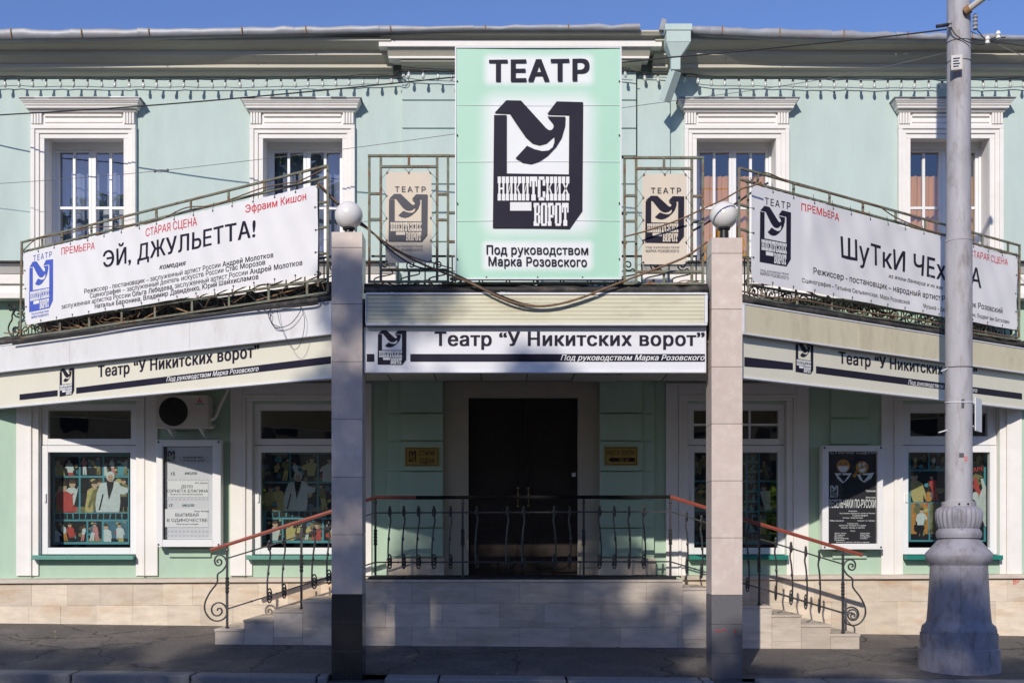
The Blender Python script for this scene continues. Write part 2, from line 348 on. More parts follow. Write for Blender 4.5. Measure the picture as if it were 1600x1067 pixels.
def glyph(ch, bold=0, ital=0):
    """trapezoids covering the glyph (non-zero winding), so overlapping strokes merge into one clean shape"""
    k = (ch, bold, ital)
    if k in TC: return TC[k]
    E_ = []; big = max((abs(sum(l[i-1][0]*l[i][1]-l[i][0]*l[i-1][1] for i in range(len(l)))) for l in outline(ch)), default=0)
    sh = [(0, 0)] if bold <= 0 else ([(-bold, 0), (bold, 0)] if bold < .012 else [(-bold, -bold*.4), (bold, -bold*.4), (-bold, bold*.4), (bold, bold*.4)])
    for dx, dy in sh:
        for l in outline(ch):
            P = [(round(x+dx+ital*y, 5), round(y+dy, 5)) for x, y in l]
            for i in range(len(P)):
                a, b = P[i-1], P[i]
                if a[1] == b[1]: continue
                E_.append((a, b, 1) if a[1] < b[1] else (b, a, -1))
    ys = {q[1] for e in E_ for q in e[:2]}
    for i in range(len(E_)):
        (x1, y1), (x2, y2), _ = E_[i]
        for j in range(i):
            (x3, y3), (x4, y4), _ = E_[j]
            lo = max(y1, y3); hi = min(y2, y4)
            if hi-lo < 1e-6 or max(x1, x2) < min(x3, x4) or max(x3, x4) < min(x1, x2): continue
            d = lambda y: (x1+(x2-x1)*(y-y1)/(y2-y1))-(x3+(x4-x3)*(y-y3)/(y4-y3))
            a, b = d(lo), d(hi)
            if a*b < -1e-14: ys.add(round(lo+(hi-lo)*a/(a-b), 6))
    Y = sorted(ys); out = []
    for lo, hi in zip(Y, Y[1:]):
        if hi-lo < 1e-5: continue
        mid = (lo+hi)/2; A = []
        for (xa, ya), (xb, yb), w_ in E_:
            if ya < mid < yb: f = lambda y: xa+(xb-xa)*(y-ya)/(yb-ya); A.append((f(mid), f(lo), f(hi), w_))
        A.sort(); wn = 0
        for q in A:
            if wn == 0: st = q
            wn += q[3]
            if wn == 0 and q[0]-st[0] > 1e-5: out.append(((st[1], lo), (q[1], lo), (q[2], hi), (st[2], hi)))
    # merge stacked trapezoids with straight sides
    out.sort(key=lambda t: (t[0][1], t[0][0])); res = []; op = {}
    for t in out:
        key = (round(t[0][0], 4), round(t[1][0], 4), round(t[0][1], 5)); p = op.pop(key, None)
        if p is not None:
            r = res[p]; h1 = r[3][1]-r[0][1]; h2 = t[3][1]-t[0][1]
            if abs((r[3][0]-r[0][0])/h1-(t[3][0]-t[0][0])/h2) < .01 and abs((r[2][0]-r[1][0])/h1-(t[2][0]-t[1][0])/h2) < .01:
                res[p] = (r[0], r[1], t[2], t[3]); op[(round(t[3][0], 4), round(t[2][0], 4), round(t[3][1], 5))] = p; continue
        res.append(t); op[(round(t[3][0], 4), round(t[2][0], 4), round(t[3][1], 5))] = len(res)-1
    TC[k] = res; return res
CAP = max(p[1] for l in outline('Н') for p in l)
def runs(rs, sp=1):
    """rs = [(text, bold, italic)...] set on one line; returns verts, faces, width"""
    V = []; F = []; x = 0
    for i, (t, b, it) in enumerate(rs):
        if i: x += advance(' ')
        for ch in t:
            if ch != ' ':
                for q in glyph(ch, b, it):
                    n = len(V); V += [(a+x, c_, 0) for a, c_ in q]; F.append((n, n+1, n+2, n+3))
            x += advance(ch)*sp+b*1.2
    x0 = min(v[0] for v in V); x1 = max(v[0] for v in V)
    return [(v[0]-x0, v[1], 0) for v in V], F, x1-x0
def write(mb, F, rs, l, r, cap, w=.004, sp=1):
    """set a line between photo points l and r (baseline ends) on plane F; cap height in photo pixels at the left end"""
    if isinstance(rs, str): rs = [(rs, 0, 0)]
    elif isinstance(rs, tuple): rs = [rs]
    V, Fs, wd = runs(rs, sp); u0, v0, s0 = F.px(l[0], l[1], w); u1, v1, s1 = F.px(r[0], r[1], w)
    h = cap/s0/CAP; k = (u1-u0)/wd
    a = len(mb.f); mb.add([F.p(u0+x*k, v0+(v1-v0)*x/wd+y*h, w+dw) for x, y, dw in V], [f for f in Fs])
    if not hasattr(mb, 'segs'): mb.segs = []
    mb.segs.append((a, len(mb.f)))

def slab(ch):
    R = []
    def st(a, b): R.extend([(a, 0, b, 0, b, .28, a, .28), (a, .72, b, .72, b, 1, a, 1), (a+.1, .28, b-.1, .28, b-.1, .72, a+.1, .72)])
    def rc(a, b, c, d): R.append((a, c, b, c, b, d, a, d))
    if ch == 'Н': st(0, .44); st(.56, 1); rc(.34, .66, .46, .54)
    elif ch == 'И': st(0, .44); st(.56, 1); R.append((.34, .32, .42, .32, .66, .68, .58, .68))
    elif ch == 'К': st(0, .44); rc(.56, 1, .72, 1); rc(.56, 1, 0, .28); R.append((.34, .46, .46, .46, .84, .72, .66, .72)); R.append((.66, .28, .86, .28, .56, .56, .42, .5))
    elif ch == 'Х':
        for a in (0, .56): rc(a, a+.44, .72, 1); rc(a, a+.44, 0, .28)
        R.append((.1, .28, .32, .28, .9, .72, .68, .72)); R.append((.68, .28, .9, .28, .32, .72, .1, .72))
    elif ch == 'Т': rc(0, 1, .8, 1); rc(0, .2, .58, .8); rc(.8, 1, .58, .8); rc(.34, .66, .25, .8); rc(.2, .8, 0, .25)
    elif ch == 'С': rc(0, .36, .12, .88); rc(.12, .88, .86, 1); rc(.12, .88, 0, .14); rc(.66, 1, .62, .88); rc(.66, 1, .12, .38)
    elif ch == 'О': rc(0, .36, .1, .9); rc(.64, 1, .1, .9); rc(.1, .9, .9, 1); rc(.1, .9, 0, .1)
    elif ch == 'В': rc(0, .45, 0, .2); rc(0, .45, .8, 1); rc(.1, .42, .2, .8); rc(.45, .85, .88, 1); rc(.45, .85, 0, .12); rc(.42, .85, .46, .56); rc(.66, 1, .1, .46); rc(.66, .96, .56, .9)
    elif ch == 'Р': rc(0, .55, 0, .2); rc(0, .45, .8, 1); rc(.1, .42, .2, .8); rc(.45, .85, .88, 1); rc(.42, .85, .36, .48); rc(.66, 1, .46, .9)
    return R
BODY = [(102, 190), (193, 190), (193, 605), (642, 612), (645, 187), (485, 183), (555, 93), (745, 98), (740, 870), (648, 1000), (93, 992)]
WING = [(105, 175), (190, 85), (297, 87), (480, 285), (500, 298), (520, 295), (533, 275), (528, 250), (487, 200), (618, 202), (615, 265), (590, 350), (550, 415), (490, 478), (430, 520), (370, 538), (310, 528), (257, 497), (340, 408), (395, 433), (450, 446), (495, 442), (525, 420), (538, 385), (537, 340), (480, 390), (430, 403), (380, 390), (330, 345), (270, 260), (215, 178)]
def emblem(F, tl, br, mats, parent, w=.004, tr=None, bl=None, detail=True):
    """the house emblem between photo corners tl/tr/bl/br on plane F; mats=(dark, light)"""
    tr = tr or (br[0], tl[1]); bl = bl or (tl[0], br[1])
    q = [F.px(*c, w)[:2] for c in (tl, tr, bl, br)]
    def mp(x, y):
        a = (x-93)/652; b = (y-85)/915
        return tuple((1-b)*((1-a)*q[0][i]+a*q[1][i])+b*((1-a)*q[2][i]+a*q[3][i]) for i in (0, 1))
    m = MB(); m.poly(F, [mp(*p) for p in BODY], w); m.poly(F, [mp(*p) for p in WING], w)
    m.m = 1
    def word(t, x0, x1, y0, y1):
        n = len(t); cw = (x1-x0)/n
        for i, ch in enumerate(t):
            for r in slab(ch):
                m.add([F.p(*mp(x0+cw*(i+.04+.92*r[j]), y1-(y1-y0)*r[j+1]), w+.0025) for j in (0, 2, 4, 6)], [(0, 1, 2, 3)])
    word('НИКИТСКИХ', 126, 648, 628, 798); word('ВОРОТ', 386, 642, 815, 978)
    m.add([F.p(*mp(a, b), w+.0025) for a, b in ((218, 870), (372, 870), (372, 810), (218, 810))], [(0, 1, 2, 3)])
    return m.build('emblem', mats, parent)
DARKW = (M['ink'], M['white_ink'])

# ================================================================ SETTING
YW = 15.52; YB = 15.40                        # main wall face, face of the middle bay
m = MB()
xs = [-40, -20, -12, -8, -6, -4, -2, 0, 2, 4, 6, 8, 12, 20, 40]
def kerb_y(x): return 12.45-.05*max(-12, min(12, x))
g = []
for x in xs:
    for t in (0, .33, .66, 1): y = kerb_y(x)+t*(16-kerb_y(x)); g.append((x, y, ground_z(x, y)))
m.add(g, [(i*4+j, (i+1)*4+j, (i+1)*4+j+1, i*4+j+1) for i in range(len(xs)-1) for j in range(3)])
m.build('sidewalk', M['asph'], kind='structure')
MB().add([(-300, -9-0, -.13), (300, -9, -.13), (300, 13.3, -.13), (-300, 13.3, -.13)], [(0, 1, 2, 3)]).build('road', M['road'], kind='structure')
MB().add([(-900, -900, -.17), (900, -900, -.17), (900, 900, -.17), (-900, 900, -.17)], [(0, 1, 2, 3)]).build('ground', M['earth'], kind='structure')
MB().add([(-300, -30, -.02), (300, -30, -.02), (300, -6.2, -.02), (-300, -6.2, -.02), (-300, -6.2, -.16), (300, -6.2, -.16)], [(0, 1, 2, 3), (3, 2, 5, 4)]).build('opposite_sidewalk', M['asph'], kind='structure')
kroot = MB()
kroot.add([(x, kerb_y(x)-.3+dy, z) for x in xs for dy, z in ((.02, -.14), (.02, -.03), (.29, -.03))], [(i*3+j, (i+1)*3+j, (i+1)*3+j+1, i*3+j+1) for i in range(len(xs)-1) for j in range(2)])
kerb = kroot.build('kerb', M['road'], kind='structure')
x = -13.0
for i in range(17):
    L = random.choice((1.42, 1.36, 1.5, 1.3)); x1 = x+L-.02
    for a, b in ([(x, x1)] if not any(x < c < x1 or x < c2 < x1 for c, c2 in ((-1.86, -1.38), (2.2, 2.7))) else [(x, max(x+.1, min(x1, (-1.9 if x < 0 else 2.16)))), (min(x1-.1, max(x, (-1.2 if x < 0 else 2.74))), x1)]):
        ya, yb = kerb_y(a), kerb_y(b); d = random.uniform(-.012, .012)
        mm = MB(); mm.hexa_ = None
        mm.add([(a, ya-.3, -.15), (b, yb-.3, -.15), (b, yb, -.15), (a, ya, -.15), (a, ya-.3+d, ground_z(a, ya)+.004), (b, yb-.3+d, ground_z(b, yb)+.006), (b, yb, ground_z(b, yb)+.012), (a, ya, ground_z(a, ya)+.010)],
               [(3, 2, 1, 0), (4, 5, 6, 7), (0, 1, 5, 4), (1, 2, 6, 5), (2, 3, 7, 6), (3, 0, 4, 7)])
        mm.build('kerb_stone', M['kerb'], kerb, bevel=.018)
    x = x1+.02

# ================================================================ THEATRE BUILDING
B = thing('theatre_building', 'two-storey mint green theatre building with white window surrounds and limestone base', 'building', (0, YW, 0))
UW = [-8.50, -5.565, -2.625, 3.207, 6.08, 8.98]       # upper window centres
LW = [(-8.46, .65), (-5.526, .65), (-2.65, .65), (3.22, .66), (6.10, .645), (9.0, .65)]
UZ0, UZ1 = 5.21, 6.925; LZ0, LZ1 = 1.262, 3.33
DX0, DX1 = X(732, YW), X(903, YW)
def wall_holes(mb, x0, x1, z0, z1, Y, holes, depth):
    xs = sorted({x0, x1} | {h[0] for h in holes} | {h[1] for h in holes}); zs = sorted({z0, z1} | {h[2] for h in holes} | {h[3] for h in holes})
    for i in range(len(xs)-1):
        for j in range(len(zs)-1):
            cx = (xs[i]+xs[i+1])/2; cz = (zs[j]+zs[j+1])/2
            if any(h[0] < cx < h[1] and h[2] < cz < h[3] for h in holes): continue
            mb.add([(xs[i], Y, zs[j]), (xs[i+1], Y, zs[j]), (xs[i+1], Y, zs[j+1]), (xs[i], Y, zs[j+1])], [(0, 1, 2, 3)])
    for h in holes:
        d = h[4] if len(h) > 4 else depth
        a, b, c, e = h[:4]
        mb.m = 1; mb.add([(a, Y, c), (b, Y, c), (b, Y, e), (a, Y, e), (a, Y+d, c), (b, Y+d, c), (b, Y+d, e), (a, Y+d, e)], [(0, 4, 5, 1), (1, 5, 6, 2), (2, 6, 7, 3), (3, 7, 4, 0)]); mb.m = 0
m = MB(); wall_holes(m, -10.6, 11.2, 4.9, 7.95, YW, [(c-.53, c+.53, UZ0, UZ1) for c in UW], .36)
m.add([(-10.6, YW, -.3), (-10.6, YW, 7.95), (-10.6, YW+9, 7.95), (-10.6, YW+9, -.3)], [(0, 1, 2, 3)])
m.add([(11.2, YW, -.3), (11.2, YW, 7.95), (11.2, YW+9, 7.95), (11.2, YW+9, -.3)], [(3, 2, 1, 0)])
m.add([(-10.6, YW+9, -.3), (-10.6, YW+9, 7.95), (11.2, YW+9, 7.95), (11.2, YW+9, -.3)], [(0, 1, 2, 3)])
m.build('upper_wall', (M['mint'], M['trim']), B)
m = MB(); wall_holes(m, -10.6, 11.2, -.3, 4.9, YW+.001, [(c-h, c+h, LZ0, LZ1) for c, h in LW]+[(DX0, DX1, 1.0, Z(621, YW), .12)], .13)
m.build('lower_wall', (M['mint2'], M['trim']), B)
# dark rooms behind the glass: floors and partitions of both storeys
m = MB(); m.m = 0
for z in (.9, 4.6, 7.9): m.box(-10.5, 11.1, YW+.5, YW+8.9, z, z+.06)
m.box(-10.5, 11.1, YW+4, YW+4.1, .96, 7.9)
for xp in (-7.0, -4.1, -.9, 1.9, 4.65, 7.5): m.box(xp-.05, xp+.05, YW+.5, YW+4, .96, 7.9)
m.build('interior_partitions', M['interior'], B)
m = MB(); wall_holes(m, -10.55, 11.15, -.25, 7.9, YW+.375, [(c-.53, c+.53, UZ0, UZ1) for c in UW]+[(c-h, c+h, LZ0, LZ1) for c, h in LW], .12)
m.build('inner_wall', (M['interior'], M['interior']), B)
# roof
MB().add([(-11, YW-.5, 8.06), (11.6, YW-.5, 8.06), (11.6, YW+4.5, 9.2), (-11, YW+4.5, 9.2), (-11, YW+9.4, 8.06), (11.6, YW+9.4, 8.06)], [(0, 1, 2, 3), (3, 2, 5, 4)]).build('roof', M['roof'], B)

# eaves cornice
def sweep(mb, prof, x0, x1, ends=True):
    n = len(prof); vs = [(x, YW-p, z) for x in (x0, x1) for p, z in prof]
    mb.add(vs, [(i, i+1, n+i+1, n+i) for i in range(n-1)])
    if ends: mb.poly(Frame(x0, YW, 0, -1), [(p, z) for p, z in prof]); mb.poly(Frame(x1, YW, 0, -1), [(p, z) for p, z in prof])
prof = [(0, 7.727), (.06, 7.729), (.10, 7.747), (.105, 7.762), (.16, 7.782), (.16, 7.824), (.19, 7.84), (.25, 7.88), (.28, 7.90), (.28, 7.952), (.33, 7.965), (.40, 7.99), (.45, 8.018), (.45, 8.06), (0, 8.06)]
m = MB(); sweep(m, prof, -11, X(612, 15.2)); sweep(m, prof, X(1022, 15.2), 11.6)
m.build('eaves_cornice', M['cornice'], B)
bx0, bx1 = X(592, 15.1), X(1036, 15.1)
bp = [(.1, 7.74), (.18, 7.76), (.24, 7.79), (.30, 7.808), (.30, 7.81)]
m = MB(); sweep(m, [(.1, 7.745), (.16, 7.76), (.22, 7.79), (.30, 7.806), (.30, 7.83), (.1, 7.83)], X(628, YB)+0, X(1001, YB))
sweep(m, [(.1, 7.862), (.33, 7.862), (.36, 7.90), (.40, 7.945), (.1, 7.945)], X(606, 15.2), X(1015, 15.2))
sweep(m, [(.1, 8.035), (.42, 8.035), (.46, 8.07), (.50, 8.11), (.50, 8.13), (.1, 8.13)], bx0+.02, bx1-.02)
m.build('bay_cornice', M['cornice'], B)
m = MB(); m.box(X(607, 15.2), X(1014, 15.2), YW-.335, YB-.001, 7.832, 7.860); m.box(X(592, 15.1), X(1034, 15.1), YW-.43, YB-.001, 7.948, 8.032)
m.build('bay_cornice_band', M['trim'], B, bevel=.004)
# gutter, uneven lip, in lengths
gp = [(-200, 49, 66), (0, 46, 61), (110, 46.5, 60), (215, 45, 58), (360, 43, 55), (460, 42, 53.5), (592, 41, 50.5), (740, 40, 48), (870, 39, 47.5), (1000, 38, 48)]
gp2 = [(1052, 38, 50), (1110, 42, 54), (1200, 45.5, 58), (1300, 48, 60), (1400, 51, 61), (1500, 53, 62), (1600, 55, 63), (1800, 58, 66)]
YG = 14.98
for seg in (gp, gp2):
    for (a, ta, ba), (b, tb, bb) in zip(seg, seg[1:]):
        m = MB(); n = 6; top = []; bot = []
        for i in range(n+1):
            t = i/n; x = X(a+(b-a)*t, YG); wv = random.uniform(-.012, .012)
            top.append((x, YG+random.uniform(-.012, .012), Z(ta+(tb-ta)*t, YG)+wv)); bot.append((x, YG, Z(ba+(bb-ba)*t, YG)))
        vs = top+bot+[(p[0], YG+.10, p[2]-.01) for p in bot]+[(p[0], p[1]-.018, p[2]-.03) for p in top]; k = n+1
        m.add(vs, [(k*3+i, k*3+i+1, i+1, i) for i in range(n)]+[(k+i, k+i+1, k*3+i+1, k*3+i) for i in range(n)]+[(2*k+i, 2*k+i+1, k+i+1, k+i) for i in range(n)])
        m.build('gutter_length', M['zinc'], B, smooth='all')
        m = MB(); xm = X(a+18, YG); m.bar((xm, YG-.022, Z(ba, YG)), (xm, YG-.03, Z(ta, YG)), .012, .01); m.build('gutter_bracket', M['rust2'], B)
m = MB(); m.hexa([(X(1030, YG), YG, Z(47, YG)), (X(1040, YG), YG, Z(47, YG)), (X(1040, YG), YG+.1, Z(47, YG)), (X(1030, YG), YG+.1, Z(47, YG)), (X(1034, YG), YG-.02, Z(30, YG)), (X(1041, YG), YG-.02, Z(32, YG)), (X(1041, YG), YG+.1, Z(32, YG)), (X(1034, YG), YG+.1, Z(30, YG))]).build('gutter_end_flap', M['zinc'], B)

# middle bay: rusticated blocks above, and piers below
gro = [112, 157, 201, 244, 288, 333, 378, 424, 468]
m = MB(); m.box(X(629, YB), X(993, YB), YB+.03, YW-.002, 4.5, 7.75); m.build('bay_wall', M['mint'], B)
for a, b in zip(gro, gro[1:]):
    m = MB(); m.box(X(628, YB), X(994, YB), YB, YB+.04, Z(b, YB)+.008, Z(a, YB)-.008); m.build('rusticated_block', M['mint'], B, bevel=.006)
m = MB(); m.box(X(996, 15.46), X(1047, 15.46), 15.46, YW-.002, 4.9, 7.72); m.build('bay_return', M['mint'], B, bevel=.004)
for s, (xa, xb, xc, xd) in enumerate([(606, 692, 626, 692), (937, 1022, 937, 1003)]):
    m = MB(); m.box(X(xa, 15.46), X(xb, 15.46), 15.465, YW, 1.0, 3.9); m.build('pier_core', M['mint2'], B)
    ys = [590, 647, 690, 737, 780, 825, 870]
    for a, b in zip(ys, ys[1:]):
        m = MB(); m.box(X(xa, 15.45), X(xb, 15.45)-(0 if s else .002), 15.45, 15.48, Z(b, YW)+.009, Z(a, YW)-.009)
        m.box(X(xc, YB), X(xd, YB), YB, 15.449, Z(b, YW)+.009, Z(a, YW)-.009); m.build('rusticated_block', M['mint2'], B, bevel=.005)
    m = MB(); m.box(X(xa-2, 15.4), X(xb+2, 15.4), YB-.03, YW, .95, Z(872, YB)); m.build('pier_foot', M['lime'], B, bevel=.006)
# belt course between the storeys
m = MB(); m.box(-10.6, X(620, YW), YW-.20, YW, 4.70, 4.78); m.box(-10.6, X(620, YW), YW-.12, YW, 4.785, 4.90); m.box(-10.6, X(620, YW), YW-.16, YW, 4.905, 5.03); m.frustum((-10.6, X(620, YW), YW-.17, YW, 5.035), (-10.6, X(620, YW), YW-.27, YW, 5.15))
xr = X(1000, YW)
m.box(xr, 11.2, YW-.20, YW, 4.70, 4.78); m.box(xr, 11.2, YW-.12, YW, 4.785, 4.90); m.box(xr, 11.2, YW-.16, YW, 4.905, 5.03); m.frustum((xr, 11.2, YW-.17, YW, 5.035), (xr, 11.2, YW-.27, YW, 5.15))
m.build('belt_course', M['trim'], B, bevel=.006)
m = MB(); m.box(-10.6, X(620, YW), YW-.31, YW, 5.155, 5.175); m.box(xr, 11.2, YW-.31, YW, 5.155, 5.175); m.build('belt_course_flashing', M['dark'], B)

# upper windows
def upper_window(c, k):
    w = MB(); F = flat(YW)
    for a, b, p in ((.705, .65, .075), (.65, .595, .055), (.595, .532, .035)):      # stepped surround
        z1 = 7.055-(.705-a); zb = 7.055-(.705-b)
        w.box(c-a, c-b, YW-p, YW-.002, UZ0-.03, zb); w.box(c+b, c+a, YW-p, YW-.002, UZ0-.03, zb); w.box(c-a, c+a, YW-p, YW-.002, zb, z1)
    w.box(c-.70, c+.70, YW-.045, YW-.002, 7.058, 7.215); w.box(c-.52, c+.52, YW-.06, YW-.044, 7.085, 7.12); w.box(c-.52, c+.52, YW-.07, YW-.044, 7.165, 7.20)
    win = w.build('window_surround', M['trim'], B, bevel=.006)
    for s in (-1, 1):
        for j in range(4):
            q = MB(); x0 = c+s*.62-.075+j*.038; q.box(x0, x0+.03, YW-.085, YW-.046, 7.062, 7.213); q.build('fluted_block', M['trim'], win, bevel=.006)
    q = MB(); q.frustum((c-.71, c+.71, YW-.09, YW-.002, 7.217), (c-.725, c+.725, YW-.11, YW-.002, 7.25)); q.frustum((c-.745, c+.745, YW-.14, YW-.002, 7.252), (c-.75, c+.75, YW-.145, YW-.002, 7.283)); q.frustum((c-.757, c+.757, YW-.155, YW-.002, 7.285), (c-.765, c+.765, YW-.165, YW-.002, 7.312)); q.frustum((c-.77, c+.77, YW-.172, YW-.002, 7.314), (c-.785, c+.785, YW-.185, YW-.002, 7.335)); q.box(c-.79, c+.79, YW-.195, YW-.002, 7.337, 7.36)
    q.build('window_cornice', M['trim'], win, bevel=.005)
    q = MB(); n = 8
    for i in range(n):
        xa = c-.81+1.62*i/n; q.frustum((xa, xa+1.62/n+.001, YW-.215+random.uniform(-.006, .006), YW, 7.362), (xa, xa+1.62/n+.001, YW-.21, YW-.0, 7.374+random.uniform(0, .006)))
    q.build('cornice_flashing', M['roof'], win)
    yf = YW+.29
    q = MB()
    q.box(c-.529, c-.50, yf-.05, yf+.06, UZ0, UZ1); q.box(c+.50, c+.529, yf-.05, yf+.06, UZ0, UZ1); q.box(c-.50, c+.50, yf-.05, yf+.06, UZ1-.09, UZ1); q.box(c-.50, c+.50, yf-.05, yf+.06, UZ0, UZ0+.05)
    zs0, zs1 = UZ0+.052, UZ1-.092; zm = Z(325.5, 15.8)
    for xa, xb in ((-.499, -.001), (.001, .499)):                       # two sashes
        q.box(c+xa, c+xa+.055, yf-.03, yf+.03, zs0, zs1); q.box(c+xb-.04, c+xb, yf-.03, yf+.03, zs0, zs1)
        q.box(c+xa+.056, c+xb-.041, yf-.03, yf+.03, zs1-.035, zs1); q.box(c+xa+.056, c+xb-.041, yf-.03, yf+.03, zs0, zs0+.055)
        xc = c+(xa+xb)/2+.007; q.box(xc-.018, xc+.018, yf-.022, yf+.022, zs0+.056, zs1-.036)
        q.box(c+xa+.056, xc-.019, yf-.021, yf+.021, zm-.018, zm+.018); q.box(xc+.019, c+xb-.041, yf-.021, yf+.021, zm-.018, zm+.018)
    q.build('window_frame', M['pvc'], win, bevel=.003)
    for xa, xb in ((-.499, -.001), (.001, .499)):
        xc = c+(xa+xb)/2+.007
        for p, r in ((c+xa+.055, xc-.018), (xc+.018, c+xb-.04)):
            for za, zb in ((zs0+.055, zm-.018), (zm+.018, zs1-.035)):
                MB().add([(p, yf, za), (r, yf, za), (r, yf, zb), (p, yf, zb)], [(0, 1, 2, 3)]).build('pane', M['glass_up'], win)
    q = MB(); q.box(c-.56, c+.56, YW-.05, YW+.24, UZ0-.02, UZ0+.015); q.build('sill', M['trim'], win)
    if k in (1, 2):  # wavy sheet added behind the glass, coloured like reflected sky
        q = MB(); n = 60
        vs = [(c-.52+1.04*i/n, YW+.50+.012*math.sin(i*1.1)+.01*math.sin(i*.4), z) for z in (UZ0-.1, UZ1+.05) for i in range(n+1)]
        q.add(vs, [(i, i+1, n+2+i, n+1+i) for i in range(n)]); q.build('curtain_or_sky_sheet', M['sky_tone'], win, smooth='all')
    if k in (3, 4):                                                     # ochre curtain drawn behind the lower part
        q = MB(); n = 60; zt = Z(273, 15.9)
        vs = [(c-.52+1.04*i/n, YW+.46+.02*math.sin(i*1.3)+.01*math.sin(i*.37), z) for z in (UZ0-.1, zt) for i in range(n+1)]
        q.add(vs, [(i, i+1, n+2+i, n+1+i) for i in range(n)]); q.build('curtain_or_sky_sheet', M['curtain_or_sky_sheet'], win, smooth='all')
    if k == 1:
        q = MB(); q.box(c+.10, c+.22, YW+.42, YW+.43, UZ0+.1, 6.05); q.box(c+.30, c+.47, YW+.42, YW+.43, UZ0+.1, 6.10); q.build('paper_roll', M['paper'], win)
    q = MB(); q.box(c-.15, c-.11, yf-.036, yf-.0305, 6.62, 6.68) if False else None
    return win
for k, c in enumerate(UW): upper_window(c, k)

# lower windows
def lower_window(c, h, k):
    w = MB(); x0, x1 = c-h, c+h; zb = Z(899, YW); zt = 3.60
    for s in (-1, 1):
        e = c+s*h
        a, b = sorted((e+s*.005, e+s*.09)); w.box(a, b, YW-.025, YW-.002, zb, 3.36)
        a, b = sorted((e+s*.092, e+s*.13)); w.box(a, b, YW-.05, YW-.002, zb, 3.40)
        a, b = sorted((e+s*.132, e+s*.30)); w.box(a, b, YW-.035, YW-.002, zb, zt)
    w.box(c-h-.09, c+h+.09, YW-.025, YW-.002, 3.362, 3.40); w.box(c-h-.13, c+h+.13, YW-.05, YW-.002, 3.402, 3.44); w.box(c-h-.13, c+h+.13, YW-.035, YW-.002, 3.442, zt)
    win = w.build('window_surround', M['trim'], B, bevel=.005)
    yf = YW+.10; q = MB(); zm = Z(696, YW+.1)
    def frame(a, b, za, zc, t, y0, y1):
        q.box(a, a+t, y0, y1, za, zc); q.box(b-t, b, y0, y1, za, zc); q.box(a+t+.0005, b-t-.0005, y0, y1, za, za+t); q.box(a+t+.0005, b-t-.0005, y0, y1, zc-t, zc)
    t = .10 if k == 4 else .065
    frame(x0+.003, x1-.003, zm+.004, LZ1-.002, t+.02, yf-.04, yf+.04)
    frame(x0+.003, x1-.003, LZ0+.035, zm-.004, .09, yf-.05, yf+.04)
    pa, pb, pc, pd = x0+.023+t, x1-.023-t, zm+.024+t, LZ1-.022-t
    if k == 3:
        q.box(pa, pb, yf-.02, yf+.02, (pc+pd)/2-.015, (pc+pd)/2+.015)
        for xx in (pa+(pb-pa)/3, pa+2*(pb-pa)/3): q.box(xx-.013, xx+.013, yf-.021, yf+.021, pc, pd)
    q.build('window_frame', M['pvc'], win, bevel=.004)
    if k == 3:
        for i in range(3):
            for j in range(2):
                u0 = pa+(pb-pa)*i/3; v0 = pc+(pd-pc)*j/2
                MB().add([(u0, yf, v0), (u0+(pb-pa)/3, yf, v0), (u0+(pb-pa)/3, yf, v0+(pd-pc)/2), (u0, yf, v0+(pd-pc)/2)], [(0, 1, 2, 3)]).build('pane', M['glass'], win)
    else: MB().add([(pa, yf, pc), (pb, yf, pc), (pb, yf, pd), (pa, yf, pd)], [(0, 1, 2, 3)]).build('pane', M['glass'], win)
    MB().add([(x0+.09, yf, LZ0+.12), (x1-.09, yf, LZ0+.12), (x1-.09, yf, zm-.09), (x0+.09, yf, zm-.09)], [(0, 1, 2, 3)]).build('pane', M['glass'], win)
    q = MB(); q.frustum((x0-.06 if k < 3 else x0, x1+.004, YW-.14, YW+.06, LZ0-.035), (x0-.06 if k < 3 else x0, x1+.004, YW-.13, YW+.06, LZ0+.025)); q.build('sill', M['sill'], win, bevel=.004)
    q = MB(); q.box(x0+.05, x0+.075, yf-.075, yf-.051, 2.0, 2.12) ; q.build('handle', M['pvc'], win, bevel=.003)
for k, (c, h) in enumerate(LW): lower_window(c, h, k)
# raised wall panels between the ground floor windows
for a, b, c, d in ((265, 330, 857, 870), (1297, 1357, 606, 652), (1297, 1357, 655, 694), (1300, 1353, 862, 872)):
    m = MB(); m.box(X(a, YW), X(b, YW), YW-.035, YW-.002, Z(d, YW), Z(c, YW)); m.build('raised_panel', M['mint2'], B, bevel=.006)

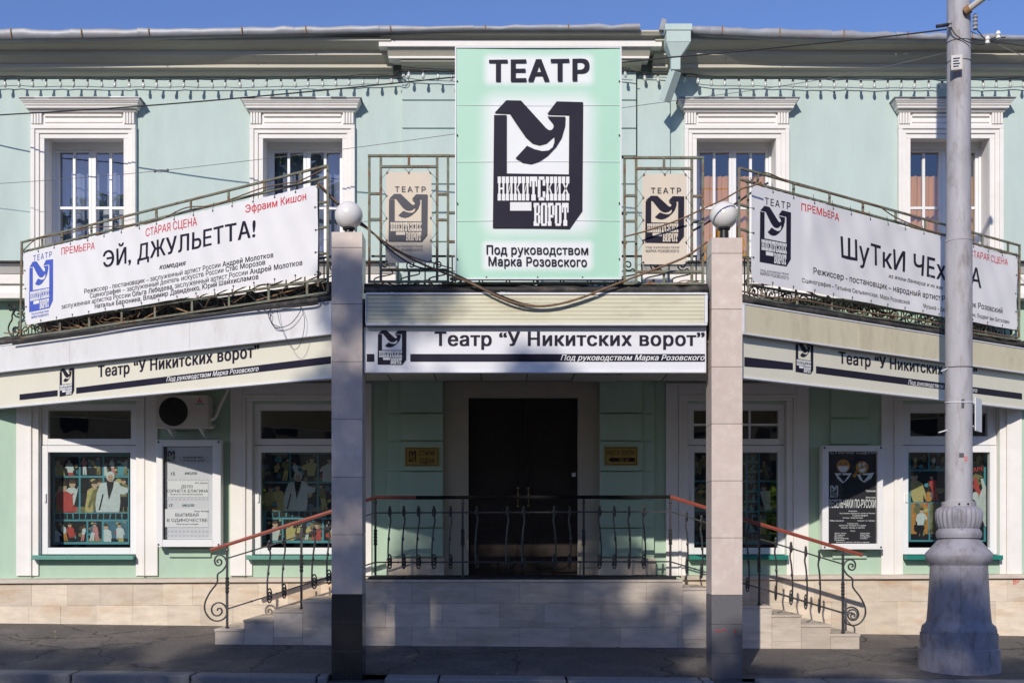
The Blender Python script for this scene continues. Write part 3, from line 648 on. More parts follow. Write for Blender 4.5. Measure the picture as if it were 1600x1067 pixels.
# door and its plaster surround
m = MB(); zt = 3.62
m.box(X(692, 15.49), DX0, 15.49, YW+.001-.002, 1.0, zt); m.box(DX1, X(937, 15.49), 15.49, YW-.001, 1.0, zt); m.box(DX0, DX1, 15.49, YW-.001, Z(621, YW), zt)
m.build('door_surround', M['surround'], B)
dz0, dz1 = 1.0, Z(621, YW); dm = (DX0+DX1)/2
for s, (a, b) in enumerate(((DX0+.01, dm-.004), (dm+.004, DX1-.01))):
    m = MB(); y = YW+.07
    m.box(a, b, y, y+.05, dz0+.02, dz1-.01)
    leaf = m.build('door_leaf', M['door'], B, bevel=.003)
    for za, zb in ((dz0+.12, dz0+.62), (dz0+.72, dz0+1.02), (dz0+1.12, dz1-.14)):
        m = MB(); fr = .035; xa, xb = a+.09, b-.09
        cc = .09; P = [(xa+cc, za), (xb-cc, za), (xb, za+cc), (xb, zb-cc), (xb-cc, zb), (xa+cc, zb), (xa, zb-cc), (xa, za+cc)]
        F = flat(y)
        for i in range(8):
            p, q = P[i], P[(i+1) % 8]; m.bar(F.p(*p, .008), F.p(*q, .008), .022, .03)
        m.build('door_panel', M['door'], leaf)
    m = MB(); xh = dm+(-.07 if s == 0 else .07); zh = Z(776, YW)
    m.tube([(xh, y-.005, zh+.12), (xh, y-.05, zh+.10), (xh, y-.055, zh), (xh, y-.05, zh-.10), (xh, y-.005, zh-.12)], .009, 8); m.sphere((xh, y-.02, zh+.12), .02, 10, 6); m.sphere((xh, y-.02, zh-.12), .02, 10, 6)
    m.build('door_handle', M['brass'], leaf, smooth='all')
m = MB(); m.box(X(894, YW), X(900, YW), YW+.055, YW+.069, Z(744, YW), Z(738, YW)); m.build('doorbell', M['pvc'], B)

# limestone base, stone by stone, with its ledge
def plinth_top(x): return .995+.005*x
for xa, xb in ((-10.6, -1.62), (2.45, 11.2)):
    for row in range(2):
        x = xa-(0 if row == 0 else .2)
        while x < xb-.05:
            L = random.choice((.40, .44, .48, .43)); a, b = max(x, xa), min(x+L, xb); x += L
            if b-a < .05: continue
            pt = plinth_top(a); z1 = pt-.055-(.30*row); z0 = pt-.055-.30 if row == 0 else -.1
            m = MB(); m.box(a+.0008, b-.0008, YW-.085+random.uniform(-.002, .002), YW-.003, z0+.001, z1-.0008); m.build('base_stone', M['lime'], B, bevel=.0014)
    m = MB(); x = xa
    m.add([(xa, YW-.13, plinth_top(xa)-.05), (xb, YW-.13, plinth_top(xb)-.05), (xb, YW-.11, plinth_top(xb)), (xa, YW-.11, plinth_top(xa)), (xa, YW, plinth_top(xa)+.012), (xb, YW, plinth_top(xb)+.012), (xa, YW-.05, plinth_top(xa)-.055), (xb, YW-.05, plinth_top(xb)-.055)], [(0, 1, 2, 3), (3, 2, 5, 4), (6, 7, 1, 0)])
    m.build('base_ledge', M['lime2'], B)
m = MB(); F = flat(YW-.09); 
write(m, F, ('ВР', .01, 0), (1583, 912), (1593, 912), 9, .003); m.build('graffiti', M['stain_red'], B)

# rainwater hopper
H = thing('rainwater_hopper', 'mint painted rainwater hopper with short cut-off downpipe under the gutter gap', 'downpipe', (X(1059, 14.95), 14.95, Z(100, 14.95)))
y0, y1 = 14.86, 15.10; f = lambda x: X(x, 14.95); z = lambda y: Z(y, 14.95)
m = MB(); m.box(f(1038), f(1080), y0, y1, z(52), z(42)); m.box(f(1040), f(1078), y0+.01, y1, z(70), z(52.3)); m.build('hopper_rim', M['mint'], H, bevel=.006)
m = MB(); m.frustum((f(1048), f(1063), y0+.06, y1-.06, z(90)), (f(1040), f(1077), y0+.012, y1, z(70.3))); m.build('hopper_funnel', M['mint'], H, bevel=.004)
m = MB(); m.box(f(1048.3), f(1062.7), y0+.062, y1-.062, z(110), z(90.3)); m.build('pipe_neck', M['mint'], H, bevel=.004)
m = MB(); m.bar((f(1056), y0+.12, z(110)), (f(1042), y0+.28, z(150)), .12, .11); m.build('pipe_elbow', M['mint'], H, bevel=.004)

# ================================================================ ENTRANCE STEPS
YS = 14.2; sx = lambda x: X(x, YS)
ST = thing('entrance_steps', 'limestone entrance landing with short flights of steps down to both sides', 'steps', (0.3, YS, .1))
LT = 1.0
m = MB(); m.box(sx(566), sx(1066), YS+.03, YW-.1, -.05, LT-.035); m.build('landing_core', M['grout'], ST)
m = MB(); m.box(sx(565), sx(1067), YS-.012, YW-.1, LT-.034, LT); m.build('landing_slab', M['lime2'], ST, bevel=.005)
rows = [(.705, .964), (.41, .703), (.12, .408)]
for r, (za, zb) in enumerate(rows):
    x = sx(565)-(.25 if r % 2 else 0)
    while x < sx(1067)-.02:
        L = random.choice((.62, .55, .78, .70)); a, b = max(x, sx(565)), min(x+L, sx(1067)); x += L
        if b-a < .04: continue
        m = MB(); m.box(a+.001, b-.001, YS+random.uniform(-.002, .002), YS+.031, za, zb); m.build('facing_stone', M['lime2'], ST, bevel=.002)
le = [565, 518, 473, 427, 381, 336]; lz = [.874, .748, .622, .504, .393]
re_ = [1067, 1113, 1160, 1206, 1252, 1298, 1343]; rz = [.898, .788, .677, .567, .448, .33]
def step(a, b, top):
    a, b = min(a, b), max(a, b)
    m = MB(); m.box(a-.008, b+.008 if b < 1.5 else b+.008, YS-.01, YW-.1, top-.032, top)
    s = m.build('step', M['lime2'], ST, bevel=.004)
    zc = [top-.034]
    while zc[-1]-.30 > .22: zc.append(zc[-1]-.30)
    zc.append(.05)
    for z1, z0 in zip(zc, zc[1:]):
        m = MB(); m.box(a+.001, b-.001, YS+random.uniform(0, .002), YW-.1, z0+.002, z1); m.build('riser_stone', M['lime2'], s, bevel=.002)
for i in range(5): step(sx(le[i+1]), sx(le[i])-.001, lz[i])
for i in range(6): step(sx(re_[i])+.001, sx(re_[i+1]), rz[i])
# rubber grid mat in squares
MT = thing('entrance_mat', 'black rubber grid mat lying on the landing behind the railing', 'mat', (.2, 14.6, LT))
for i in range(9):
    a = sx(575)+i*(sx(1058)-sx(575))/9; b = a+(sx(1058)-sx(575))/9-.006
    m = MB()
    for j in range(6): yy = YS+.02+j*.16; m.box(a, b, yy, yy+.13, LT+.002, LT+.028+random.uniform(0, .006))
    for j in range(5): xx = a+(b-a)*j/5; m.box(xx, xx+.03, YS+.021, YS+.94, LT+.003, LT+.026)
    m.build('mat_square', M['mat'], MT)

# ---------------- railing
YR = YS+.05; rx = lambda x: X(x, YR); rzz = lambda y: Z(y, YR)
RL = thing('entrance_railing', 'wrought iron entrance railing with twisted posts, ring balusters and red-brown handrail', 'railing', (.3, YR, 1.0))
def railpts(a, b): return (rx(a[0]), YR, rzz(a[1])), (rx(b[0]), YR, rzz(b[1]))
for a, b, mt in (((329, 859), (586.6, 777), 'redrail'), ((586.6, 777), (650, 777), 'redrail'), ((650, 777), (1047, 776), 'blackrail'), ((1047, 776), (1347, 867), 'redrail')):
    p, q = railpts(a, b); m = MB(); m.bar(p, q, .05, .042); m.bar((p[0], p[1]-.028, p[2]), (q[0], q[1]-.028, q[2]), .008, .018)
    m.build('handrail', M[mt], RL, bevel=.008)
for (a, b) in (((355, 872), (586.6, 801)), ((586.6, 801), (1047, 799)), ((1047, 799), (1317, 881)), ((355, 951), (586.6, 878)), ((586.6, 878), (1047, 877)), ((1047, 877), (1317, 957))):
    p, q = railpts(a, b); m = MB(); m.bar(p, q, .017, .017); n = max(2, int((Vector(q)-Vector(p)).length/.28))
    for i in range(1, n): c = Vector(p).lerp(Vector(q), i/n); m.sphere(c, .014, 8, 5)
    m.build('horizontal_bar', M['rail_iron'], RL)
def railtop(x): return 777 if 586.6 <= x <= 1047 else (777+(586.6-x)*.3185 if x < 586.6 else 776+(x-1047)*.303)
def post(x, yb):
    m = MB(); zt = rzz(railtop(x))-.015; zb = rzz(yb); xx = rx(x)
    m.box(xx-.013, xx+.013, YR-.013, YR+.013, zb, zt); h = zt-zb
    n = 20; pr = []
    vs = []; z0 = zb+h*.42; z1 = zb+h*.62
    for i in range(n+1):
        a = i/n*PI*2.5; r = .024 if True else 0
        for k in range(4): vs.append((xx+r*math.cos(a+k*PI/2+PI/4), YR+r*math.sin(a+k*PI/2+PI/4), z0+(z1-z0)*i/n))
    m.add(vs, [(i*4+k, i*4+(k+1) % 4, (i+1)*4+(k+1) % 4, (i+1)*4+k) for i in range(n) for k in range(4)]); m.sphere((xx, YR, zb+.012), .028, 10, 5, .5)
    m.sphere((xx, YR, zt-.05), .022, 10, 6)
    m.build('post', M['rail_iron'], RL)
for x, yb in ((355, 981), (471, 951), (586.6, 905), (723, 905), (912, 905), (1047.5, 903), (1186, 946), (1317, 989)): post(x, yb)
# one baluster mesh, shared
def baluster_mesh():
    m = MB()
    def ring(cz, ra, rb, tilt):
        pts = [(ra*math.cos(a)*math.cos(tilt), ra*math.cos(a)*math.sin(tilt), cz+rb*math.sin(a)) for a in [2*PI*i/18 for i in range(18)]]
        m.tube(pts, .0085, 6, True)
    T = math.radians(58)
    ring(0, .042, .088, T); ring(0, .022, .045, T); ring(.61, .03, .05, T); m.sphere((0, 0, .61), .014, 8, 6)
    m.sphere((0, 0, 0), .016, 8, 6)
    m.tube(smoothpath([(-.018, -.03, -.05), (-.02, -.034, .05), (-.02, -.02, .2), (-.004, 0, .40), (.012, .0, .50), (.006, 0, .56), (0, 0, .61), (0, 0, .69)], 3), .0115, 6); m.sphere((0, 0, .665), .016, 8, 6, 1.6); m.sphere((-.012, -.010, .28), .017, 8, 6, 1.8)
    return m
bal0 = None
for x in (421, 444, 491, 514, 545, 609, 631, 654, 678, 704, 745, 793, 818, 866, 890, 937, 960, 983, 1006, 1073, 1096, 1122, 1145, 1168, 1212, 1236, 1259, 1280):
    if x < 586.6: yb = 951-(x-355)*.3152
    elif x > 1047: yb = 877+(x-1047)*.2963
    else: yb = 877
    pos = Vector((rx(x), YR, rzz(yb)))-LOC[RL.name]
    if bal0 is None:
        bal0 = baluster_mesh().build('baluster', M['rail_iron'], None, smooth='all'); bal0.parent = RL; bal0.location = pos
    else: copyobj(bal0, pos, RL, random.uniform(-.15, .15)+(PI if x > 820 else 0))
sc = [(135, 505), (125, 500), (128, 488), (143, 485), (155, 498), (150, 518), (130, 526), (112, 512), (110, 480), (130, 458), (160, 460), (183, 485), (187, 520), (160, 560), (128, 585), (125, 640), (80, 700), (45, 770), (45, 830), (80, 880), (130, 895), (175, 875), (192, 835), (175, 790), (135, 772), (98, 790), (88, 825), (105, 855), (137, 858), (158, 835), (150, 812), (130, 812), (128, 826)]
for s in (0, 1):
    pts = []
    for a, b in sc:
        px_ = 310+a/4.268; py_ = 760+b/4.268
        if s: px_ = 1317+(355-px_); py_ += 7
        pts.append((rx(px_), YR, rzz(py_)))
    MB().tube(smoothpath(pts, 3), .011, 6).build('end_scroll', M['rail_iron'], RL, smooth='all')

# ================================================================ COLUMNS
def column(xl, xr, top, base, joints, mats, label):
    Y0 = 12.33; a, b = X(xl, Y0), X(xr, Y0); wd = b-a
    C = thing('column', label, 'column', ((a+b)/2, Y0+wd/2, 0), 'square tiled columns carrying the canopy')
    zt = Z(top, Y0); zb = -.14
    m = MB(); m.box(a+.008, b-.008, Y0+.008, Y0+wd-.008, zb, zt-.01); m.build('column_core', M['grout'], C)
    js = [top]+joints+[Z and 1085]
    for i, (p, q) in enumerate(zip(js, js[1:])):
        z1, z0 = Z(p, Y0), max(Z(q, Y0), zb); mt = mats[0] if p < 925 else mats[1]
        g_ = .0025
        for (x0, x1, y0, y1) in ((a, b, Y0, Y0+.012), (a, a+.012, Y0+.0135, Y0+wd-.0135), (b-.012, b, Y0+.0135, Y0+wd-.0135), (a, b, Y0+wd-.012, Y0+wd)):
            m = MB(); m.box(x0, x1, y0, y1, z0+g_, z1-g_); m.build('column_tile', M[mt], C, bevel=.0015)
    m = MB(); m.box(a+.001, b-.001, Y0+.001, Y0+wd-.001, zt-.0095, zt+.004); m.build('column_cap', M['tile'], C, bevel=.002)
    return C, (a+b)/2, Y0+wd/2, zt
c1 = column(518, 566, 363, 1061, [387, 475, 565, 655, 745, 835, 928, 971, 1017, 1062], ('tile', 'black_tile'), 'left square column with pinkish tiles above and black granite tiles at its foot')
c2 = column(1112, 1160, 372, 1061, [396, 483, 573, 662, 751, 840, 929, 975, 1020, 1062], ('tile', 'grey_tile'), 'right square column with pinkish tiles above and grey granite tiles at its foot')
m = MB(); F = flat(12.33)
for pts in ([(1117, 985), (1121, 984.5), (1126, 986)], [(1128, 984), (1131, 983.5), (1134, 984.5)], [(1147, 985), (1149, 983.5), (1150, 986), (1148, 988), (1150, 986)]):
    m.tube([(X(a, 12.33), 12.328, Z(b, 12.33)) for a, b in pts], .005, 5)
o = m.build('graffiti', M['stain_red'], c2[0])
for (C, cx, cy, zt), lab, s in ((c1, 'milky globe lamp on top of the left tiled column', 0), (c2, 'milky globe lamp on top of the right tiled column, raised on a dark neck', .02)):
    g = thing('globe_lamp', lab, 'lamp', (cx, cy, zt), 'globe lamps on the two columns')
    zc = Z(337, cy)
    MB().lathe(cx, cy, [(.075, zt+.004), (.08, zt+.015), (.05, zt+.03), (.045, zc-.16), (.065, zc-.155), (.07, zc-.125), (.05, zc-.115)], 20).build('lamp_neck', M['plastic_black'], g, smooth=True)
    MB().sphere((cx, cy, zc), .15, 36, 22).build('globe', M['globe'], g, smooth='all')

# ================================================================ CANOPY
ax, ay = -1.78, 12.33; FL = Frame(-6.52, 15.09, ax+6.52, ay-15.09)      # left wing plane, u grows to the right
rx0, ry0 = 2.62, 12.33; FR = Frame(rx0, ry0, 6.95-rx0, 15.2-ry0)        # right wing plane
FC = Frame(-1.415, 12.33)
LLEN = math.hypot(6.52+ax, 15.09-ay); RLEN = math.hypot(6.95-rx0, 15.2-ry0)
CW = X(1105, 12.33)+1.415
CN = thing('canopy', 'wide entrance canopy with cream and white fascia boards over the theatre door', 'canopy', (.4, 13.5, 3.3))
zt_, zm_, zb_ = 4.10, 3.785, 3.28
UL0 = -.72; UR1 = RLEN+.30
# centre
m = MB(); 
nsl = 7
for i in range(nsl):
    a = 3.80+(4.10-3.80)*i/nsl; m = MB(); m.fbox(FC, .012, CW-.03, a+.001, a+(4.10-3.80)/nsl-.0025, -.03, .0); m.build('siding_strip', M['cream_siding'], CN)
parts('fascia_trim', M['alu'], CN, [(FC, 0, CW, 3.776, 3.798, -.05, .012), (FC, CW-.028, CW+.004, 3.80, 4.10, -.05, .012), (FC, -.004, .01, 3.80, 4.10, -.05, .012), (FC, 0, CW, 4.103, 4.125, -.05, .014)], .003)
# wings
m = MB(); 
for a, b in ((UL0, LLEN*.245), (LLEN*.245+.004, LLEN*.62), (LLEN*.62+.004, LLEN-.012)):
    m = MB(); m.fbox(FL, a, b, 3.70, 4.02, -.03, 0); m.build('fascia_panel', M['white_panel'], CN, bevel=.002)
for a, b in ((.03, RLEN*.36), (RLEN*.36+.004, RLEN*.7), (RLEN*.7+.004, UR1)):
    m = MB(); m.fbox(FR, a, b, 3.70, 4.0, -.03, 0); m.build('fascia_panel', M['cream_panel'], CN, bevel=.002)
parts('fascia_trim', M['alu'], CN, [(FL, UL0, LLEN, 3.682, 3.698, -.04, .01), (FL, UL0, LLEN, 4.022, 4.038, -.04, .008), (FL, LLEN-.011, LLEN, 3.7, 4.02, -.04, .01), (FR, .0, UR1, 3.682, 3.698, -.04, .01), (FR, 0, UR1, 4.002, 4.018, -.04, .008), (FR, 0, .028, 3.7, 4.0, -.04, .01)], .003)
# dark gap over the sign boards, roll edge and felt on the roof
parts('fascia_backing', M['dark'], CN, [(FL, UL0, LLEN, 3.66, 4.02, -.14, -.134), (FR, 0, UR1, 3.66, 4.0, -.14, -.134), (FC, 0, CW, 3.76, 4.02, -.14, -.134), (FL, .3, LLEN-.02, 4.11, 4.36, -.42, -.40)])
for F, a, b, z0 in ((FL, UL0, LLEN, 4.04), (FR, 0, UR1, 4.02), (FC, -.02, CW+.02, 4.127)):
    n = 26; top = []; 
    m = MB()
    pts = [F.p(a+(b-a)*i/n, z0+.03+random.uniform(-.008, .012), -.02+random.uniform(-.01, .012)) for i in range(n+1)]
    m.tube(pts, [.032+random.uniform(-.006, .006) for _ in pts], 7)
    pts = [F.p(a+(b-a)*i/n, z0+.075+random.uniform(-.012, .016), -.09+random.uniform(-.02, .02)) for i in range(n+1)]
    m.tube(pts, [.038+random.uniform(-.012, .01) for _ in pts], 6)
    m.build('roofing_felt_edge', M['dark'], CN, smooth='all')
pl = FL.p(UL0, 0, -.15); pr = FR.p(UR1, 0, -.15); pcl = FL.p(LLEN, 0, -.15); pcr = FR.p(0, 0, -.15)
out = [(pl[0], pl[1]), (pcl[0], pcl[1]), (pcr[0], pcr[1]), (pr[0], pr[1])]
def slabz(z0, z1, mt, nm):
    m = MB(); q = [(a, b+(.06 if i in (1, 2) else 0)) for i, (a, b) in enumerate(out)]; q = [(q[0][0], YW-.27), *q, (q[3][0], YW-.27)] if False else q
    vs = [(a, b, z0) for a, b in q]+[(a, b, z1) for a, b in q]
    m.add(vs, [(3, 2, 1, 0), (4, 5, 6, 7), (0, 1, 5, 4), (1, 2, 6, 5), (2, 3, 7, 6), (3, 0, 4, 7)]); return m.build(nm, mt, CN)
slabz(4.03, 4.10, M['dark'], 'canopy_roof'); 
ceil = slabz(3.625, 3.64, M['grout'], 'ceiling')
def inside(x, y):
    def side(p, q): return (q[0]-p[0])*(y-p[1])-(q[1]-p[1])*(x-p[0])
    return side(out[0], out[1]) > 0 and side(out[1], out[2]) > 0 and side(out[2], out[3]) > 0 and y < 15.40
for i in range(-13, 14):
    for j in range(6):
        x0 = .38+i*.6; y0 = 15.39-(j+1)*.6; P = []
        q = [(x0+.008, y0+.008), (x0+.592, y0+.008), (x0+.592, y0+.592), (x0+.008, y0+.592)]
        ins = [inside(*p) for p in q]
        if not any(ins): continue
        if not all(ins):                              # cut tile at the slanting edge
            def clip(poly, p, r):
                o = []
                for k in range(len(poly)):
                    a, b = poly[k-1], poly[k]; sa = (r[0]-p[0])*(a[1]-p[1])-(r[1]-p[1])*(a[0]-p[0]); sb = (r[0]-p[0])*(b[1]-p[1])-(r[1]-p[1])*(b[0]-p[0])
                    if sa*sb < 0: t = sa/(sa-sb); o.append((a[0]+(b[0]-a[0])*t, a[1]+(b[1]-a[1])*t))
                    if sb > 0: o.append(b)
                return o
            for p, r in ((out[0], out[1]), ((out[1][0], out[1][1]+.12), (out[2][0], out[2][1]+.12)), (out[2], out[3])):
                q = clip(q, p, r) if len(q) > 2 else q
            if len(q) < 3: continue
        dz = random.choice((0, 0, 0, .004, -.01)); n = len(q)
        m = MB(); m.add([(a, b, 3.612+dz) for a, b in q]+[(a, b, 3.622+dz) for a, b in q], [tuple(range(n))[::-1], tuple(range(n, 2*n))]+[(k, (k+1) % n, n+(k+1) % n, n+k) for k in range(n)])
        m.build('ceiling_tile', M['ceil'], ceil)
m = MB(); 
m.build if False else None

# sign boards under the fascia
def signboard(F, a, b, z0, z1, w, face, label, name='sign_board'):
    c = F.p((a+b)/2, z0, w); S = thing('theatre_sign', label, 'sign', c, 'lettered signs along the canopy edge')
    m = MB(); m.fbox(F, a, b, z0+.022, z1, w-.05, w); m.build('sign_face', face, S)
    parts('sign_edge', M['alu'], S, [(F, a-.004, b+.004, z0, z0+.021, w-.06, w+.012), (F, a-.018, a-.001, z0, z1, w-.06, w+.010), (F, b+.001, b+.014, z0, z1, w-.06, w+.010)], .003); return S
wS = -.08
S = signboard(FC, -.01, CW-.012, zb_, 3.775, wS, M['sign_white'], 'long bluish-white theatre sign between the two columns above the door')
F = flat(12.41)
m = MB(); write(m, F, ('Театр “У Никитских ворот”', .032, 0), (679, 540), (1101, 540), 21.5); 
def barpx(mb, F, x0, x1, yt0, yb0, yt1, yb1, w):
    a = F.px(x0, yt0, w); b = F.px(x1, yt1, w); c = F.px(x1, yb1, w); d = F.px(x0, yb0, w)
    mb.add([F.p(d[0], d[1], w), F.p(c[0], c[1], w), F.p(b[0], b[1], w), F.p(a[0], a[1], w)], [(0, 1, 2, 3)])
barpx(m, F, 573, 585, 553, 565, 553, 565, .003); barpx(m, F, 641, 1103, 553, 565, 553, 565, .003)
m.m = 1; write(m, F, ('Под руководством Марка Розовского', .014, .3), (876, 562.8), (1101, 562.8), 8.6, .006)
m.build('lettering', DARKW, S); emblem(F, (590, 516), (635, 570), DARKW, S)
S = signboard(FL, UL0, LLEN-.02, 3.225, 3.69, wS, M['sign_cream'], 'cream theatre sign on the left canopy wing, sloping away to the left edge')
m = MB(); write(m, FL, ('Театр “У Никитских ворот”', .030, 0), (153, 589.3), (405, 557), 17.5, wS+.004)
barpx(m, FL, 30.5, 90, 616, 625, 609.3, 618.6, wS+.003); barpx(m, FL, 119, 517, 605.5, 615, 556.5, 568, wS+.003)
m.m = 1; write(m, FL, ('Под руководством Марка Розовского', .014, .3), (260, 596.2), (404, 579.3), 7.4, wS+.006)
m.build('lettering', DARKW, S); emblem(FL, (93, 576), (116, 616), DARKW, S, wS+.004, tr=(116, 574), bl=(93, 620))
S = signboard(FR, .02, UR1, 3.225, 3.69, wS, M['sign_cream'], 'cream theatre sign on the right canopy wing, passing behind the grey lamp post')
m = MB(); write(m, FR, ('Театр “У Никитских ворот”', .030, 0), (1311, 567.3), (1527, 591), 18, wS+.004)
barpx(m, FR, 1163, 1239, 557.5, 572.5, 567, 578, wS+.003); barpx(m, FR, 1275, 1597, 572, 583, 614.5, 624, wS+.003)
m.m = 1; write(m, FR, ('Под руководством Марка Розовского', .014, .3), (1419, 600.2), (1527, 613.2), 7, wS+.006)
m.build('lettering', DARKW, S); emblem(FR, (1243, 532), (1271, 585), DARKW, S, wS+.004, tr=(1271, 536), bl=(1243, 581))

# ================================================================ BANNERS
# big mint banner: printed white glow is part of the print
def glowmat(name, base, glow, boxes):
    m = bpy.data.materials.new(name); m.use_nodes = True; t = m.node_tree; b = t.nodes['Principled BSDF']; b.inputs['Roughness'].default_value = .45; b.inputs['Specular IOR Level'].default_value = .4
    tc = node(t, 'ShaderNodeTexCoord'); sp = node(t, 'ShaderNodeSeparateXYZ'); t.links.new(tc.outputs['Object'], sp.inputs[0]); acc = None
    def M2(op, a, b_):
        n = node(t, 'ShaderNodeMath', operation=op)
        for i, q in enumerate((a, b_)):
            if q is None: continue
            if hasattr(q, 'is_linked'): t.links.new(q, n.inputs[i])
            else: n.inputs[i].default_value = q
        return n.outputs[0]
    for cx, cz, hx, hz, fall in boxes:
        dx = M2('MAXIMUM', M2('SUBTRACT', M2('ABSOLUTE', M2('SUBTRACT', sp.outputs[0], cx), None), hx), 0.0)
        dz = M2('MAXIMUM', M2('SUBTRACT', M2('ABSOLUTE', M2('SUBTRACT', sp.outputs[2], cz), None), hz), 0.0)
        d = M2('SQRT', M2('ADD', M2('MULTIPLY', dx, dx), M2('MULTIPLY', dz, dz)), None)
        mr = node(t, 'ShaderNodeMapRange', interpolation_type='SMOOTHSTEP'); mr.inputs[1].default_value = 0; mr.inputs[2].default_value = fall; mr.inputs[3].default_value = 1; mr.inputs[4].default_value = 0
        t.links.new(d, mr.inputs[0]); acc = mr.outputs[0] if acc is None else M2('MAXIMUM', acc, mr.outputs[0])
    nz = node(t, 'ShaderNodeTexNoise'); nz.inputs['Scale'].default_value = 1.4; nz.inputs['Detail'].default_value = 3; t.links.new(tc.outputs['Object'], nz.inputs[0])
    bp = node(t, 'ShaderNodeBump'); bp.inputs['Strength'].default_value = .25; bp.inputs['Distance'].default_value = .03; t.links.new(nz.outputs[0], bp.inputs['Height']); t.links.new(bp.outputs[0], b.inputs['Normal'])
    mx = node(t, 'ShaderNodeMix', data_type='RGBA'); t.links.new(acc, mx.inputs[0]); mx.inputs[6].default_value = (*base, 1); mx.inputs[7].default_value = (*glow, 1)
    t.links.new(mx.outputs[2], b.inputs['Base Color']); return m
FB = flat(12.30); q = lambda x, y: FB.px(x, y)[:2]
x0, z1 = q(711, 74); x1, z0 = q(971, 437); cx = (x0+x1)/2
BB = thing('banner', 'very large mint green banner with black emblem in a white glow, above the door', 'banner', (cx, 12.30, z0))
def gb(xa, ya, xb, yb, fall): a = q(xa, ya); b = q(xb, yb); return ((a[0]+b[0])/2-cx, (a[1]+b[1])/2-z0, (b[0]-a[0])/2, (a[1]-b[1])/2, fall)
GM = glowmat('mint_banner_print', (.40, .655, .52), (.76, .78, .79), [gb(778, 170, 905, 345, .27), gb(766, 95, 918, 124, .11), gb(762, 384, 918, 414, .10)])
m = MB(); n = 13
vs = []; 
for j in range(n):
    for i in range(n): u = x0+.012+(x1-x0-.024)*i/(n-1); v = z0+.012+(z1-z0-.024)*j/(n-1); vs.append((u, 12.30+.006*math.sin(3*u)*math.sin(2.2*v), v))
m.add(vs, [(j*n+i, j*n+i+1, (j+1)*n+i+1, (j+1)*n+i) for j in range(n-1) for i in range(n-1)]); m.build('banner_sheet', GM, BB, smooth='all')
for a, b, c, d in ((x0, x0+.014, z0+.0145, z1-.0145), (x1-.014, x1, z0+.0145, z1-.0145), (x0, x1, z0, z0+.014), (x0, x1, z1-.014, z1)): m = MB(); m.box(a, b, 12.285, 12.31, c, d); m.build('banner_hem', M['alu'], BB)
for yy in (165, 253, 345): m = MB(); a = q(711, yy); m.box(x0+.015, x1-.015, 12.2905, 12.2925, a[1]-.0018, a[1]+.0018); m.build('seam', M['alu'], BB)
for xx, yy in [(x_, y_) for x_ in (714.5, 967.5) for y_ in (128, 212, 318, 405)]+[(x_, 433.5) for x_ in (760, 840, 910)]: a = q(xx, yy); m = MB(); m.sphere((a[0], 12.287, a[1]), .009, 8, 5); m.build('fixing_screw', M['rivet'], BB)
m = MB(); write(m, FB, ('ТЕАТР', .035, 0), (764, 127.5), (921, 125.5), 33, .013); write(m, FB, ('Под руководством', .02, 0), (760, 397), (919, 398), 14, .013); write(m, FB, ('Марка Розовского', .02, 0), (763, 415), (917, 416.5), 14, .013)
m.build('lettering', M['ink'], BB); emblem(FB, (770, 157), (911, 358), (M['ink'], M['white_ink']), BB, .013)

def sheet(F, c, w, mt, parent, name='banner_sheet', wav=.009, n=28, k=8):
    if F.disp: n, k = 150, 30
    """cloth quad from four photo corners (tl,tr,br,bl) with slack between its ties"""
    tl, tr, br, bl = [F.px(*p, w)[:2] for p in c]; m = MB(); vs = []
    for j in range(k+1):
        for i in range(n+1):
            s, t = i/n, j/k
            u = (1-t)*((1-s)*bl[0]+s*br[0])+t*((1-s)*tl[0]+s*tr[0]); v = (1-t)*((1-s)*bl[1]+s*br[1])+t*((1-s)*tl[1]+s*tr[1])
            d = wav*(math.sin(u*5.3+t*2)*.4+math.sin(u*13+t*5)*.25*(t+.2)); vv = v-.006*abs(math.sin(s*PI*n/3.5))*t
            vs.append(F.p(u, vv, w if F.disp else w-abs(wav)*.36+d*.5))
    m.add(vs, [(j*(n+1)+i, j*(n+1)+i+1, (j+1)*(n+1)+i+1, (j+1)*(n+1)+i) for j in range(k) for i in range(n)])
    return m.build(name, mt, parent, smooth='all')
def grommets(F, c, w, nx, ny, parent):
    tl, tr, br, bl = [F.px(*p, w)[:2] for p in c]; m = MB()
    L = lambda a, b, t: (a[0]+(b[0]-a[0])*t, a[1]+(b[1]-a[1])*t)
    for a, b, n, s in ((tl, tr, nx, (0, -1)), (bl, br, nx, (0, 1)), (tl, bl, ny, (1, 0)), (tr, br, ny, (-1, 0))):
        for i in range(n+1):
            p = L(a, b, i/n); o = (p[0]+s[0]*.03, p[1]+s[1]*.03); e = (p[0]-s[0]*.07, p[1]-s[1]*.07)
            m = MB(); m.disc(F, o[0], o[1], .011, w+.006, 8); m.tube([F.p(*o, w+.006), F.p(*e, w-.015)], .003, 4); m.build('tie', M['rivet'], parent)
